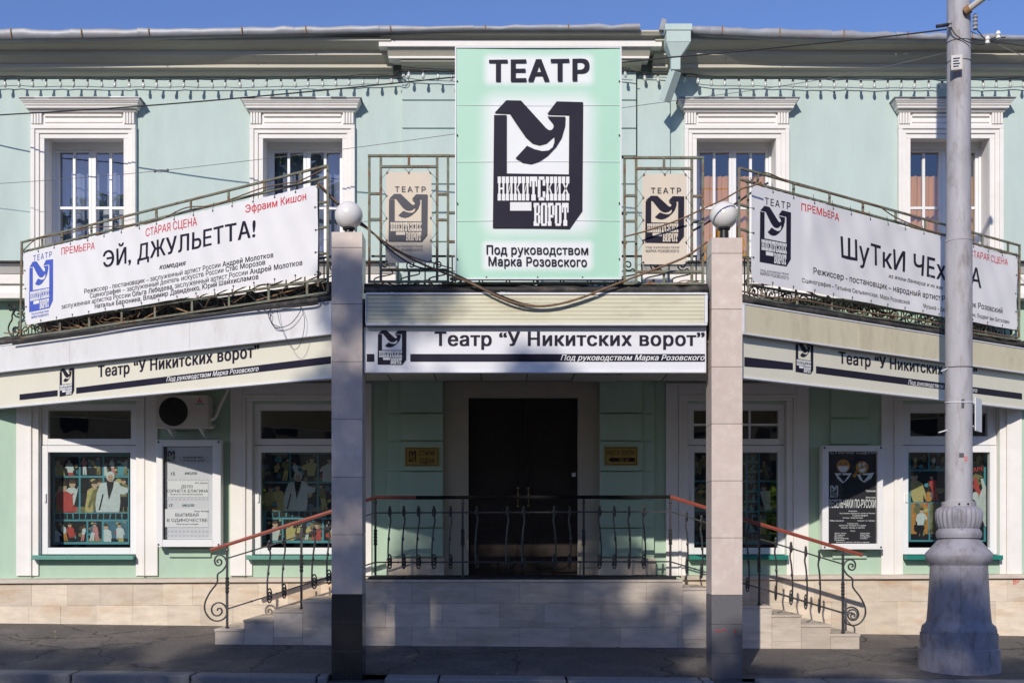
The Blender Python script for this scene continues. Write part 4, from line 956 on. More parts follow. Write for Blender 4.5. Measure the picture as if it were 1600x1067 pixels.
# left slanting banner
LB = thing('banner', 'white slanting banner on the left canopy wing with a blue emblem and black lettering', 'banner', FL.p(2.7, 4.2, .03))
cL = ((36, 395), (495, 288), (496, 429), (40, 508)); wb = .03
def billow(ua, ub):
    def f(u, v):
        t = max(0, min(1, abs(u-(ua+ub)/2)/((ub-ua)/2))); t = max(0, (t-.98)/.02) if False else 1
        k_ = 1 if not (ua < u < ub) else .12
        e_ = min(abs(u-ua), abs(u-ub)); k_ = k_ if not (ua < u < ub) else 1-.9*min(1, e_/.12)
        return k_*(.011*math.sin(2.1*u+1.2*v)+.008*math.sin(6.3*u-4.1*v)*math.sin(1.7*v*2)+.0035*math.sin(19*u+9*v))
    return f
FLB = Frame(-6.52, 15.09, ax+6.52, ay-15.09); FLB.disp = billow(FL.px(12, 440)[0], FL.px(112, 440)[0]); FLo = FL; FL = FLB
sheet(FL, cL, wb, M['vinyl'], LB); grommets(FL, cL, wb, 16, 4, LB)
wt = wb+.003
m = MB(); W_ = lambda t, l, r, c, sp=1: write(m, FL, t, l, r, c, wt, sp)
W_(('ЭЙ, ДЖУЛЬЕТТА!', .018, 0), (161, 418), (399, 370), 25); W_(('комедия', .012, .3), (248, 421), (290, 414.5), 8)
W_([('Режиссер - постановщик –', .008, 0), ('заслуженный артист России', -.004, 0), ('Андрей Молотков', .014, 0)], (132, 459), (427, 402), 7.4)
W_([('Сценография –', .008, 0), ('заслуженный деятель искусств России', -.004, 0), ('Стас Морозов', .014, 0)], (140, 466), (415, 413.5), 7.4)
W_([('заслуженная артистка России', -.004, 0), ('Ольга Лебедева,', .014, 0), ('заслуженный артист России', -.004, 0), ('Андрей Молотков', .014, 0)], (96, 483), (472, 414), 7.4)
W_(('Наталья Баронина, Владимир Давиденко, Юрий Шайхисламов', .014, 0), (148, 482.5), (404, 436), 7.4)
m.m = 1
W_(('ПРЕМЬЕРА', .004, 0), (96, 398.5), (147, 389), 11); W_(('СТАРАЯ СЦЕНА', .004, 0), (226, 369.5), (308, 352), 12.5); W_(('Эфраим Кишон', .012, 0), (384, 333), (478, 312), 12)
m.m = 2
W_(('ТЕАТР', .0, 0), (52, 408.5), (81, 401.5), 9, 1.25); W_(('под руководством', 0, 0), (49, 492), (76, 487), 3.4); W_(('МАРКА РОЗОВСКОГО', .01, 0), (49, 498), (76, 493), 4)
m.build('lettering', (M['ink'], M['red'], M['blue']), LB)
emblem(FL, (45.5, 410), (83, 480), (M['blue'], M['white_ink']), LB, wt, tr=(83, 404), bl=(45.5, 488.5))
FL = FLo
# right slanting banner
RB = thing('banner', 'white slanting banner on the right canopy wing with black emblem and large title', 'banner', FR.p(2.4, 4.2, .03))
cR = ((1174, 287), (1590, 402), (1588, 516), (1174, 440))
FRB = Frame(rx0, ry0, 6.95-rx0, 15.2-ry0); FRB.disp = billow(FR.px(1162, 380)[0], FR.px(1262, 380)[0]); FRo = FR; FR = FRB
sheet(FR, cR, wb, M['vinyl'], RB); grommets(FR, cR, wb, 15, 4, RB)
m = MB(); W_ = lambda t, l, r, c, sp=1: write(m, FR, t, l, r, c, wt, sp)
W_(('ШуТкИ ЧЕхОвА', .014, 0), (1314, 402), (1532, 450.5), 33); W_(('из жизни банкиров и их жен', .006, .3), (1390, 433.4), (1474, 453), 6.4)
W_(('Режиссер - постановщик – народный артист России Марк Розовский', .012, 0), (1270, 428), (1566, 490), 10)
W_(('Сценография – Татьяна Сельвинская, Марк Розовский', .006, 0), (1253, 441), (1423, 475.5), 6.8)
W_(('Музыка – Джоаккино Россини, Людвиг ван Бетховен', .006, 0), (1443, 480.5), (1577, 506), 6.5)
W_(('ТЕАТР', .01, 0), (1195, 319.5), (1235, 328), 11, 1.2); W_(('под руководством', 0, 0), (1188, 423.5), (1232, 430), 3.8, 1.1); W_(('МАРКА РОЗОВСКОГО', .006, 0), (1188, 429.5), (1232, 437), 5)
m.m = 1; W_(('ПРЕМЬЕРА', .012, 0), (1252, 329), (1312, 345.5), 11.5); W_(('СТАРАЯ СЦЕНА', .006, 0), (1513, 401), (1576, 414.5), 10.5)
m.build('lettering', (M['ink'], M['red']), RB)
emblem(FR, (1187, 320), (1236, 417.5), DARKW, RB, wt, tr=(1236, 331), bl=(1187, 410))
FR = FRo
# small hanging cloth banners
def small_banner(x0, x1, y0, y1, ex, ey, tx, dark, label):
    F = flat(12.35); Bn = thing('hanging_banner', label, 'banner', (X((x0+x1)/2, 12.35), 12.35, Z(y1, 12.35)), 'two small cream banners tied in steel frames')
    c = ((x0, y0), (x1, y0), (x1+1, y1), (x0-1, y1)); sheet(F, c, 0, M['vinyl2'], Bn, wav=.008, n=8, k=10)
    m = MB()
    write(m, F, ('ТЕАТР', .006, 0), (tx[0], tx[2]), (tx[1], tx[2]), 8.5, .006, 1.25)
    write(m, F, ('под руководством', 0, 0), (ex[0]+1, ey[1]+8), (ex[1]-8, ey[1]+8), 3.2, .006, 1.15); write(m, F, ('МАРКА РОЗОВСКОГО', .0, 0), (ex[0]+1, ey[1]+14.5), (ex[1]-8, ey[1]+14.5), 4, .006)
    m.build('lettering', dark, Bn); emblem(F, (ex[0], ey[0]), (ex[1], ey[1]), (dark, M['cream_ink']), Bn, .006)
    m = MB(); bx = (x0-8, x1+9); by = (y0-8, y1+11)
    for (px_, py_), es in [((x0+2, y0+2), [(bx[0], y0+12), (x0+8, by[0])]), (((x0+x1)/2, y0+2), [((x0+x1)/2-9, by[0]), ((x0+x1)/2+9, by[0])]), ((x1-2, y0+2), [(bx[1], y0+12), (x1-8, by[0])])]+\
            [((x0+1, y0+yy), [(bx[0], y0+yy-14), (bx[0], y0+yy+14)]) for yy in (38, 73, 108)]+[((x1-1, y0+yy), [(bx[1], y0+yy-14), (bx[1], y0+yy+14)]) for yy in (38, 73, 108)]+[((x0+1, y1-3), [(bx[0], y1+2), (x0+8, by[1])]), ((x1-1, y1-3), [(bx[1], y1+2), (x1-8, by[1])])]:
        a = F.px(px_, py_); m = MB(); m.disc(F, a[0], a[1], .010, .008, 8)
        for e in es: b = F.px(*e); m.tube([F.p(a[0], a[1], .008), F.p(b[0], b[1], -.01)], .0022, 4)
        m.build('tie', M['rivet'], Bn)
small_banner(603, 674, 268, 411, (607, 668), (303, 378), (617, 665, 300), M['ink2'], 'small cream cloth banner with grey emblem to the left of the big mint banner')
small_banner(1004, 1073, 271, 413, (1008, 1069), (306, 379.5), (1017, 1064, 302), M['ink'], 'small cream cloth banner with black emblem to the right of the big mint banner')

# ================================================================ STEEL FRAMES
def bars(root, F, lst, w=-.02, t=.026, mt='rust', nm='frame_bar'):
    for i, (a, b) in enumerate(lst):
        ua = F.px(*a, w); ub = F.px(*b, w); vert = abs(a[0]-b[0]) < abs(a[1]-b[1])*.5
        dw = .001*(i % 7)-(.004 if vert else 0)
        m = MB(); p = F.p(ua[0], ua[1], w+dw); q_ = F.p(ub[0], ub[1], w+dw)
        m.bar(p, q_, t+.001*(i % 3), t); m.build(nm, M[mt if (i % 3 or mt != 'rust') else 'rust'], root, bevel=.002)
F35 = flat(12.36)
def small_frame(x, label, y=0):
    a, b, c, d = x
    S = thing('steel_frame', label, 'frame', (X((a+d)/2, 12.36), 12.36, Z(443+y, 12.36)), 'rusty steel frames round the banners')
    bars(S, F35, [((a, 243+y), (a, 441+y)), ((b, 244+y), (b, 440+y)), ((c, 244+y), (c, 440+y)), ((d, 243+y), (d, 441+y)), ((a-2, 244+y), (d+2, 244+y)), ((b, 261+y), (c, 261+y)), (((b+c)/2, 244+y), ((b+c)/2, 261+y)),
                  ((a, 303+y), (b, 303+y)), ((c, 304+y), (d, 304+y)), ((a, 343+y), (b, 343+y)), ((c, 344+y), (d, 344+y)), ((b, 422+y), (d, 422+y)), ((a-2, 440.5+y), (d+2, 440.5+y)), (((b+c)/2, 422+y), ((b+c)/2, 440+y))])
    return S
small_frame((577, 595, 683, 700), 'rusty steel frame holding the left small cream banner')
small_frame((976, 994, 1081, 1098), 'rusty steel frame holding the right small cream banner', 3)
S = thing('steel_frame', 'rusty steel support frame standing behind the very large mint banner', 'frame', (cx, 12.4, 4.2), 'rusty steel frames round the banners')
bars(S, flat(12.39), [((700, 244), (980, 246)), ((700, 333), (980, 334)), ((700, 378), (980, 379)), ((720, 76), (720, 445)), ((965, 76), (965, 445)), ((840, 76), (840, 445)), ((715, 150), (968, 150)), ((690, 443), (985, 443)), ((703, 436), (975, 437))], w=0)
# left wing frame
S = thing('steel_frame', 'long rusty steel frame round the left slanting white banner', 'frame', FL.p(2.7, 4.1, 0), 'rusty steel frames round the banners')
L = [((512, 259), (33, 379)), ((511, 277), (35, 394)), ((512, 258), (512, 456)), ((497, 285), (497, 448)), ((34, 378), (32, 524)), ((497, 318), (512, 316)), ((497, 357), (512, 355)), ((497, 398), (512, 396)),
     ((512, 457), (33, 528)), ((508, 436), (60, 506))]
for x in (66, 97, 143, 192, 244, 298, 357, 413, 470): t = (x-33)/479; L.append(((x, 379-120*t), (x, 394-117*t)))
for x in (94, 140, 190, 242, 300, 358, 420, 480): t = (x-33)/479; L.append(((x, 512-74*t), (x, 528-71*t)))
bars(S, FL, L, w=-.03, t=.024)
bars(S, FL, [((130, 516), (175, 466)), ((70, 510), (130, 524)), ((215, 504), (290, 462)), ((300, 490), (250, 472)), ((400, 470), (505, 440)), ((60, 486), (150, 520))], w=-.10, t=.016, mt='rust2', nm='brace')
S = thing('steel_frame', 'long rusty steel frame round the right slanting white banner', 'frame', FR.p(2.4, 4.1, 0), 'rusty steel frames round the banners')
L = [((1157, 263), (1594, 384)), ((1158, 281), (1593, 400)), ((1155, 262), (1155, 452)), ((1169, 280), (1169, 455)), ((1593, 384), (1592, 528)), ((1155, 320), (1169, 324)), ((1155, 358), (1169, 362)), ((1155, 400), (1169, 404)),
     ((1166, 466), (1594, 532)), ((1172, 446), (1590, 516))]
for x in (1184, 1240, 1296, 1348, 1400, 1446, 1492, 1535, 1575): t = (x-1157)/437; L.append(((x, 263+121*t), (x, 281+119*t)))
for x in (1190, 1245, 1300, 1350, 1400, 1450, 1540, 1580): t = (x-1166)/428; L.append(((x, 446+70*t), (x, 466+66*t)))
bars(S, FR, L, w=-.03, t=.024)
bars(S, FR, [((1255, 452), (1300, 474)), ((1380, 492), (1420, 478)), ((1520, 512), (1590, 500)), ((1340, 470), (1400, 500))], w=-.10, t=.016, mt='rust2', nm='brace')

# scrollwork railings on the canopy roof
def spiral(F, u, v, r, turns, a0, d=1, w=0, r0=.012):
    n = int(turns*12); return [F.p(u+(r0+(r-r0)*i/n)*math.cos(a0+d*2*PI*turns*i/n), v+(r0+(r-r0)*i/n)*math.sin(a0+d*2*PI*turns*i/n), w) for i in range(n+1)]
def scroll_row(F, a, b, z0, z1, w, label, step_, grp='black scrollwork railings along the canopy roof'):
    S = thing('scroll_railing', label, 'railing', F.p((a+b)/2, z0, w), grp)
    for zz, t in ((z0, .018), (z1, .02)): m = MB(); m.bar(F.p(a, zz, w), F.p(b, zz, w), t); m.build('rail', M['iron'], S)
    n = int((b-a)/step_); h = (z1-z0); o = None
    for i in range(n):
        u = a+(i+.5)*(b-a)/n; base = Vector(F.p(u, z0, w))
        if o is None:
            mm = MB(); r = .085
            pts = spiral(F, u+.01, z0+.11, r, 1.6, 0, 1, w)
            top = spiral(F, u-.01, z1-.10, .065, 1.4, PI, 1, w)
            mm.tube(pts, .008, 5); mm.tube(top, .008, 5); e = pts[-1]; f_ = top[-1]
            mm.tube(smoothpath([e, F.p(u-.10, z0+.16, w), F.p(u-.11, (z0+z1)/2, w), F.p(u+.08, (z0+z1)/2+.05, w), f_], 4), .008, 5); mm.tube([F.p(u+step_*.48, z0, w), F.p(u+step_*.48, z1, w)], .008, 5)
            g = bpy.data.objects.new('g', None)
            LOC[S.name+'#'] = base
            class PP: name = S.name+'#'
            L0 = LOC[S.name]; mm.v = [(p[0]-base[0]+L0[0], p[1]-base[1]+L0[1], p[2]-base[2]+L0[2]) for p in mm.v]
            bpy.data.objects.remove(g)
            o = mm.build('scroll', M['iron'], S, smooth='all'); o.location = base-L0
        else: copyobj(o, base-LOC[S.name], S)
    return S
scroll_row(FL, .0, LLEN-.05, 4.13, 4.60, -.28, 'black scrollwork railing behind the left slanting banner', .27)
scroll_row(FR, .05, RLEN, 4.13, 4.60, -.28, 'black scrollwork railing behind the right slanting banner', .27)
scroll_row(Frame(-1.40, 12.75), .0, 3.6, 4.13, 4.62, 0, 'black scrollwork railing behind the small cream banners over the door', .30)
# free scroll brackets at the outer ends and beside the columns
esc = [(150, 335), (130, 325), (135, 350), (160, 345), (165, 320), (140, 300), (108, 305), (100, 335), (120, 365), (160, 370), (188, 355), (175, 330)]
end_px = [(17.5, 481), (20, 478), (21, 483), (16, 485), (13, 480), (16, 475), (22, 476), (24, 484), (19, 492), (19, 499), (15, 506), (13, 514), (16, 522), (22, 526), (28, 522), (29, 515), (24, 511), (20, 515), (22, 519), (25, 517)]
m = MB(); m.tube(smoothpath([FL.p(*FL.px(a, b, -.28)[:2], -.28) for a, b in end_px], 3), .011, 6)
o = m.build('scroll_bracket', M['iron'], None, smooth='all'); tag(o, 'curled black iron bracket at the far left end of the canopy roof', 'bracket')
m = MB(); m.tube(smoothpath([FR.p(*FR.px(1613-a, b+6, -.28)[:2], -.28) for a, b in end_px], 3), .011, 6)
o = m.build('scroll_bracket', M['iron'], None, smooth='all'); tag(o, 'curled black iron bracket at the far right end of the canopy roof', 'bracket')

# ================================================================ WALL FITTINGS
AC = thing('air_conditioner', 'cream outdoor air conditioner unit on wall brackets above the left poster case', 'air conditioner', (X(284, 15.2), YW, Z(668, 15.2)))
ya = 15.14; xa, xb, za, zb = X(243, ya), X(325, ya), Z(668, ya), Z(617, ya)
m = MB(); m.box(xa, xb, ya, ya+.27, za, zb); body = m.build('casing', M['acw'], AC, bevel=.012)
F = flat(ya); cxx, czz = X(271, ya), Z(643, ya); m = MB()
m.lathe(cxx, 0, [(.19, 0), (.19, .006), (.175, .008)], 28); m.v = [(a, ya-.001-c, czz+b) for a, b, c in m.v]; m.build('fan_opening', M['acdark'], AC)
m = MB()
for r in (.05, .08, .11, .14, .17): m.tube([(cxx+r*math.cos(a), ya-.014, czz+r*math.sin(a)) for a in [2*PI*i/24 for i in range(24)]], .0025, 4, True)
for i in range(12): a = 2*PI*i/12; m.tube([(cxx+.02*math.cos(a), ya-.016, czz+.02*math.sin(a)), (cxx+.185*math.cos(a), ya-.016, czz+.185*math.sin(a))], .0022, 4)
m.build('fan_guard', M['acdark'], AC)
m = MB(); ex, ez = X(312, ya), Z(626, ya)
for a in (90, 210, 330):
    r = math.radians(a); d = (math.cos(r), math.sin(r)); n_ = (-d[1], d[0]); m.poly(F, [(ex, ez), (ex+d[0]*.02+n_[0]*.012, ez+d[1]*.02+n_[1]*.012), (ex+d[0]*.04, ez+d[1]*.04), (ex+d[0]*.02-n_[0]*.012, ez+d[1]*.02-n_[1]*.012)], .003)
m.m = 1; m.box(ex-.055, ex+.055, ya-.0035, ya-.001, ez-.045, ez-.038)
m.build('badge', (M['red'], M['ink2']), AC)
for x in (262, 312): m = MB(); m.bar((X(x, ya), ya, za-.012), (X(x, ya), YW, za-.012), .03, .02); m.bar((X(x, ya), ya+.05, za-.02), (X(x, ya)+.02, YW-.01, za-.16), .025); m.build('bracket', M['alu'], AC)
m = MB(); m.tube(smoothpath([(xb-.02, ya+.15, za+.12), (xb+.05, ya+.17, za+.15), (xb+.10, ya+.22, za+.30), (xb+.18, ya+.25, zb+.05), (xb+.2, ya+.27, zb+.12)], 4), .022, 7); m.tube(smoothpath([(xb-.02, ya+.1, za+.04), (xb+.02, ya+.17, za+.02), (xb+.01, ya+.3, za+.07)], 4), .014, 6)
m.build('coolant_pipe', M['trim'], AC, smooth='all')

def poster_case(px, inner, label, sheetmat, face):
    Yp = 15.33; a, b, c, d = X(px[0], Yp), X(px[1], Yp), Z(px[3], Yp), Z(px[2], Yp)
    P = thing('poster_case', label, 'poster case', ((a+b)/2, Yp, c), 'glazed poster cases beside the ground floor windows')
    ia, ib, ic, id_ = X(inner[0], Yp), X(inner[1], Yp), Z(inner[3], Yp), Z(inner[2], Yp)
    m = MB(); m.box(a, ia, Yp, YW-.04, c, d); m.box(ib, b, Yp, YW-.04, c, d); m.box(ia, ib, Yp, YW-.04, c, ic); m.box(ia, ib, Yp, YW-.04, id_, d); m.build('case_frame', M['pvc'], P, bevel=.006)
    m = MB(); m.box(ia, ib, Yp+.06, Yp+.07, ic, id_); m.build('case_back', M['acdark'] if face == 'dark' else M['ink2'], P)
    m = MB(); dx = .012 if face == 'dark' else .05; m.box(ia+dx, ib-.006, Yp+.05, Yp+.058, ic+.006, id_-.006); m.build('poster_sheet', sheetmat, P)
    MB().add([(ia, Yp+.012, ic), (ib, Yp+.012, ic), (ib, Yp+.012, id_), (ia, Yp+.012, id_)], [(0, 1, 2, 3)]).build('case_glass', M['posterglass'], P)
    for (u, v) in ((a+.03, d-.03), (b-.03, d-.03), (a+.03, c+.03), (b-.03, c+.03)): m = MB(); m.sphere((u, Yp-.002, v), .014, 8, 6); m.build('corner_bolt', M['rivet'], P)
    return P, flat(Yp+.048)
M['greypaper'] = mat('grey_white_paper', (.60, .60, .62), .7, .03, 4, 0)
P, F = poster_case((244, 345, 687, 854), (254, 332, 697, 843), 'white framed poster case with a pale grey playbill below the air conditioner', M['greypaper'], 'light')
m = MB(); m.m = 2
for j in range(18):                                     # grid of tiny squares printed down the sheet
    for i in range(11):
        yy = 716+j*7.2
        if any(abs(yy-q_) < 8 for q_ in (738, 766, 789, 812)): continue
        x_ = 261+i*6.1; a = F.px(x_, yy); m.rect(F, a[0], a[0]+.028, a[1], a[1]+.028, .002)
m.m = 3
for (xa_, xb_, ya_, yb_) in ((262, 325, 751, 776), (258, 325, 795, 823)): a = F.px(xa_, yb_); b = F.px(xb_, ya_); m.rect(F, a[0], b[0], a[1], b[1], .003)
m.m = 0
for t, x_, y_, x2, c in (('ДЕЛО', 283, 762, 301, 4.5), ('КОРНЕТА ЕЛАГИНА', 260, 769, 325, 4.6), ('Пьеса по мотивам романа', 266, 773, 317, 2.2), ('И.А. Бунин', 305, 755.5, 324, 2.6), ('ВЫПИВАЯ', 274, 806.5, 310, 5), ('В ОДИНОЧЕСТВЕ', 261, 814.8, 324, 5), ('Лирическая комедия', 275, 819.5, 310, 2.2), ('Пьер Филер', 303, 799.5, 326, 2.6), ('Московский театр', 286, 715.5, 317, 3), ('“У Никитских ворот”', 281, 720.5, 322, 3.4)):
    write(m, F, (t, .004, 0), (x_, y_), (x2, y_), c, .005)
m.m = 1
for t, x_, y_, x2 in (('15', 267, 742, 273), ('ИЮЛЯ', 289, 741, 307), ('17', 264, 791.5, 269.5), ('ИЮЛЯ', 285, 791, 303)): write(m, F, (t, .006, 0), (x_, y_), (x2, y_), 5 if len(t) < 3 else 3.8, .005)
m.build('lettering', (M['ink'], M['green_ink'], mat('pale_grey_print', (.5, .5, .53), .7, .02, 5, 0), mat('white_sheet_print', (.68, .68, .68), .7, .02, 5, 0)), P)
emblem(F, (262, 704), (273, 720), (M['ink'], M['greypaper']), P, .005)
M['blackpaper'] = mat('black_poster_paper', (.022, .02, .026), .5, .1, 4, 0)
P, F = poster_case((1285, 1380, 696, 858), (1295, 1371, 705, 849), 'white framed poster case with a black poster showing two grinning orange faces', M['blackpaper'], 'dark')
m = MB()
def D(mb, x, y, rpx, w, k=16, ry=None): a = F.px(x, y); mb.disc(F, a[0], a[1], rpx/a[2], w, k, (ry or rpx)/a[2])
def PG(mb, pts, w): mb.poly(F, [F.px(*p)[:2] for p in pts], w)
m.m = 0
for t, x_, y_, x2, c in (('СТАРАЯ СЦЕНА', 1297, 708.8, 1370, 4.5), ('ВЕСЕЛЬЧАКИ ПО-РУССКИ', 1296, 793, 1368, 13), ('Комедия', 1326, 799, 1339, 2), ('постановка народного артиста России', 1312, 802.5, 1367, 2), ('Сценография', 1332, 806, 1356, 2.2), ('Премьера', 1353, 768, 1368, 3), ('Малая сцена', 1353, 778, 1368, 2.6), ('Костюмы – Мария Данилова', 1317, 809.5, 1348, 2), ('Музыка', 1297, 814, 1318, 2), ('Свет и звук', 1340, 814, 1367, 2), ('В спектакле заняты', 1324, 818.5, 1341, 2), ('артисты театра и студии', 1311, 821.5, 1353, 2.1), ('песни, танцы и шутки', 1314, 825, 1351, 2.1), ('Роли', 1329, 830, 1336, 2)):
    write(m, F, (t, .012, 0), (x_, y_), (x2, y_), c, .004)
for k in range(5):
    write(m, F, (('Артист театра', 'Актриса', 'Музыкант', 'Исполнитель', 'Певица')[k], .012, 0), (1304, 833.5+k*2.7), (1304+(18, 16, 14, 22, 15)[k], 833.5+k*2.7), 1.9, .004)
    if k < 4: write(m, F, (('Танцор театра', 'Актер', 'Гитарист', 'Солист')[k], .012, 0), (1344, 833.5+k*2.7), (1344+(15, 14, 16, 12)[k], 833.5+k*2.7), 1.9, .004)
write(m, F, ('Билеты в кассах театра и города', .01, 0), (1307, 847.5), (1358, 847.5), 1.9, .004)
m.build('lettering', M['white_ink'], P); m = MB(); PG(m, [(1304, 739), (1331, 739), (1325, 748), (1317, 755), (1309, 748)], .003); PG(m, [(1339, 741), (1366, 738), (1361, 747), (1350, 754), (1343, 749)], .003)
m.m = 1; PG(m, [(1309, 742), (1326, 742), (1318, 753)], .004); PG(m, [(1344, 742), (1357, 742), (1349, 752)], .004)
m.m = 2; D(m, 1317.5, 728, 10.5, .004, 22); D(m, 1347, 730, 10, .004, 22); D(m, 1335, 743, 3, .004, 10); PG(m, [(1336, 737), (1339, 736), (1338.6, 743), (1334.5, 743)], .0045)
m.m = 0; PG(m, [(1309, 728), (1326, 728), (1325, 733), (1321, 737), (1314, 737), (1310, 733)], .005); PG(m, [(1342, 733), (1353, 730), (1352, 735), (1348, 738), (1344, 737)], .005); D(m, 1343.5, 727, 2.5, .005, 10, 3.2); D(m, 1350, 725.5, 2.5, .005, 10, 3.2)
m.m = 1
for x_, y_ in ((1313.5, 724.5), (1321.5, 724.5)): PG(m, [(x_-3, y_+1.2), (x_, y_-1.4), (x_+3, y_+1.2), (x_, y_)], .006)
for x_, y_ in ((1344, 727.6), (1350.3, 726)): D(m, x_, y_, 1.2, .0065, 8)
for x_, y_ in ((1317.5, 741), (1349, 741.5)): PG(m, [(x_-4, y_-2), (x_, y_), (x_+4, y_-2), (x_+4, y_+2), (x_, y_), (x_-4, y_+2)], .007)
m.build('poster_print', (M['white_ink'], M['pd'], M['po']), P)
emblem(F, (1297, 758), (1309.5, 777), (M['pw'], M['blackpaper']), P, .005)

def plaque(px, lab, fn):
    a, b, c, d = X(px[0], YB), X(px[1], YB), Z(px[3], YB), Z(px[2], YB)
    P = thing('plaque', lab, 'sign', ((a+b)/2, YB-.02, c), 'gold plaques on the green piers beside the door')
    m = MB(); m.box(a, b, YB-.022, YB-.002, c, d); m.build('plaque_plate', M['gold'], P, bevel=.006)
    F = flat(YB-.022); m = MB()
    for u0, u1, v0, v1 in ((a+.012, b-.012, c+.012, c+.018), (a+.012, b-.012, d-.018, d-.012), (a+.012, a+.018, c+.0185, d-.0185), (b-.018, b-.012, c+.0185, d-.0185)): m.rect(F, u0, u1, v0, v1, .002)
    fn(F, m); m.build('lettering', M['ink'], P); return P, F
P, F = plaque((633, 686, 699, 728), 'gold plaque with a small emblem and two words, left of the dark door', lambda F, m: (write(m, F, ('СТАРАЯ', .02, 0), (655, 711.5), (679, 711.5), 8, .002), write(m, F, ('СЦЕНА', .02, 0), (656, 723.5), (679, 723.5), 8, .002)))
emblem(F, (639, 704), (650, 721), (M['ink'], M['gold']), P, .003)
def arrow(F, m):
    write(m, F, ('КАССА ТЕАТРА', .02, 0), (949, 710.5), (992, 710.5), 7, .002); m.poly(F, [F.px(*p)[:2] for p in ((950, 718), (957, 713.5), (957, 715), (992, 715), (992, 721), (957, 721), (957, 722.5))], .002)
P, F = plaque((945, 996, 698, 727), 'gold plaque with a black arrow pointing left, right of the dark door', arrow)
m = MB(); write(m, F, ('50 м', .01, 0), (967, 720.4), (982, 720.4), 4.6, .004); m.build('lettering', M['gold'], P)

# ================================================================ WINDOW DISPLAYS
PM = ('board', 'cyan', 'skin', 'pw', 'py', 'pr', 'pk', 'po', 'pg', 'pb', 'pd', 'ph'); PI_ = {n: i for i, n in enumerate(PM)}; PMAT = [M[n] for n in PM]
def clipr(pts, r):
    for ax_, lim, sg in ((0, r[0], 1), (0, r[1], -1), (1, r[2], 1), (1, r[3], -1)):
        o = []
        for i in range(len(pts)):
            a, b = pts[i-1], pts[i]; da = (a[ax_]-lim)*sg; db = (b[ax_]-lim)*sg
            if (da > 0) != (db > 0): t = da/(da-db); o.append((a[0]+(b[0]-a[0])*t, a[1]+(b[1]-a[1])*t))
            if db > 0: o.append(b)
        pts = o
        if len(pts) < 3: return []
    return pts
class Clip:
    # draws only what falls inside one photo
    def __init__(s, m, r): s.k, s.r = m, r
    def poly(s, F, pts, w=0):
        p = clipr(pts, s.r)
        if len(p) > 2: s.k.poly(F, p, w)
    def disc(s, F, u, v, r, w=0, n=14, rv=None): s.poly(F, [(u+r*math.cos(2*PI*i/n), v+(rv or r)*math.sin(2*PI*i/n)) for i in range(n)], w)
    m = property(lambda s: s.k.m, lambda s, q: setattr(s.k, 'm', q))
def person_print(m, F, u, v, h, top, bot, lean=0, w=.003, arm=None, hair='ph'):
    """flat printed figure, h tall, feet at v"""
    hd = h*.085; f = lambda pts: [(u+x*h+lean*y*h, v+y*h) for x, y in pts]
    m.m = PI_[bot]; m.poly(F, f([(-.10, 0), (-.02, 0), (0, .3), (.03, 0), (.11, 0), (.10, .5), (-.09, .5)]), w)
    m.m = PI_[top]; m.poly(F, f([(-.10, .45), (.10, .45), (.14, .78), (.06, .84), (-.06, .84), (-.14, .78)]), w+.0006)
    arm = arm if arm is not None else random.uniform(-.5, .1)
    for s in (-1, 1):
        e = (s*random.uniform(.10, .19), .62+arm*.5+random.uniform(-.1, .12)); m.poly(F, f([(s*.13, .80), (s*.08, .72), (e[0]-s*.015, e[1]-.02), (e[0]+s*.02, e[1]+.02)]) if True else [], w+.0009)
    m.m = PI_['skin']; m.disc(F, u+lean*h*.92, v+h*.915, hd*.85, w+.0012, 10, hd)
    m.m = PI_[hair]; m.poly(F, [(u+lean*h*.92+hd*.9*math.cos(a), v+h*.93+hd*math.sin(a)) for a in [PI*i/6 for i in range(7)]], w+.0018)
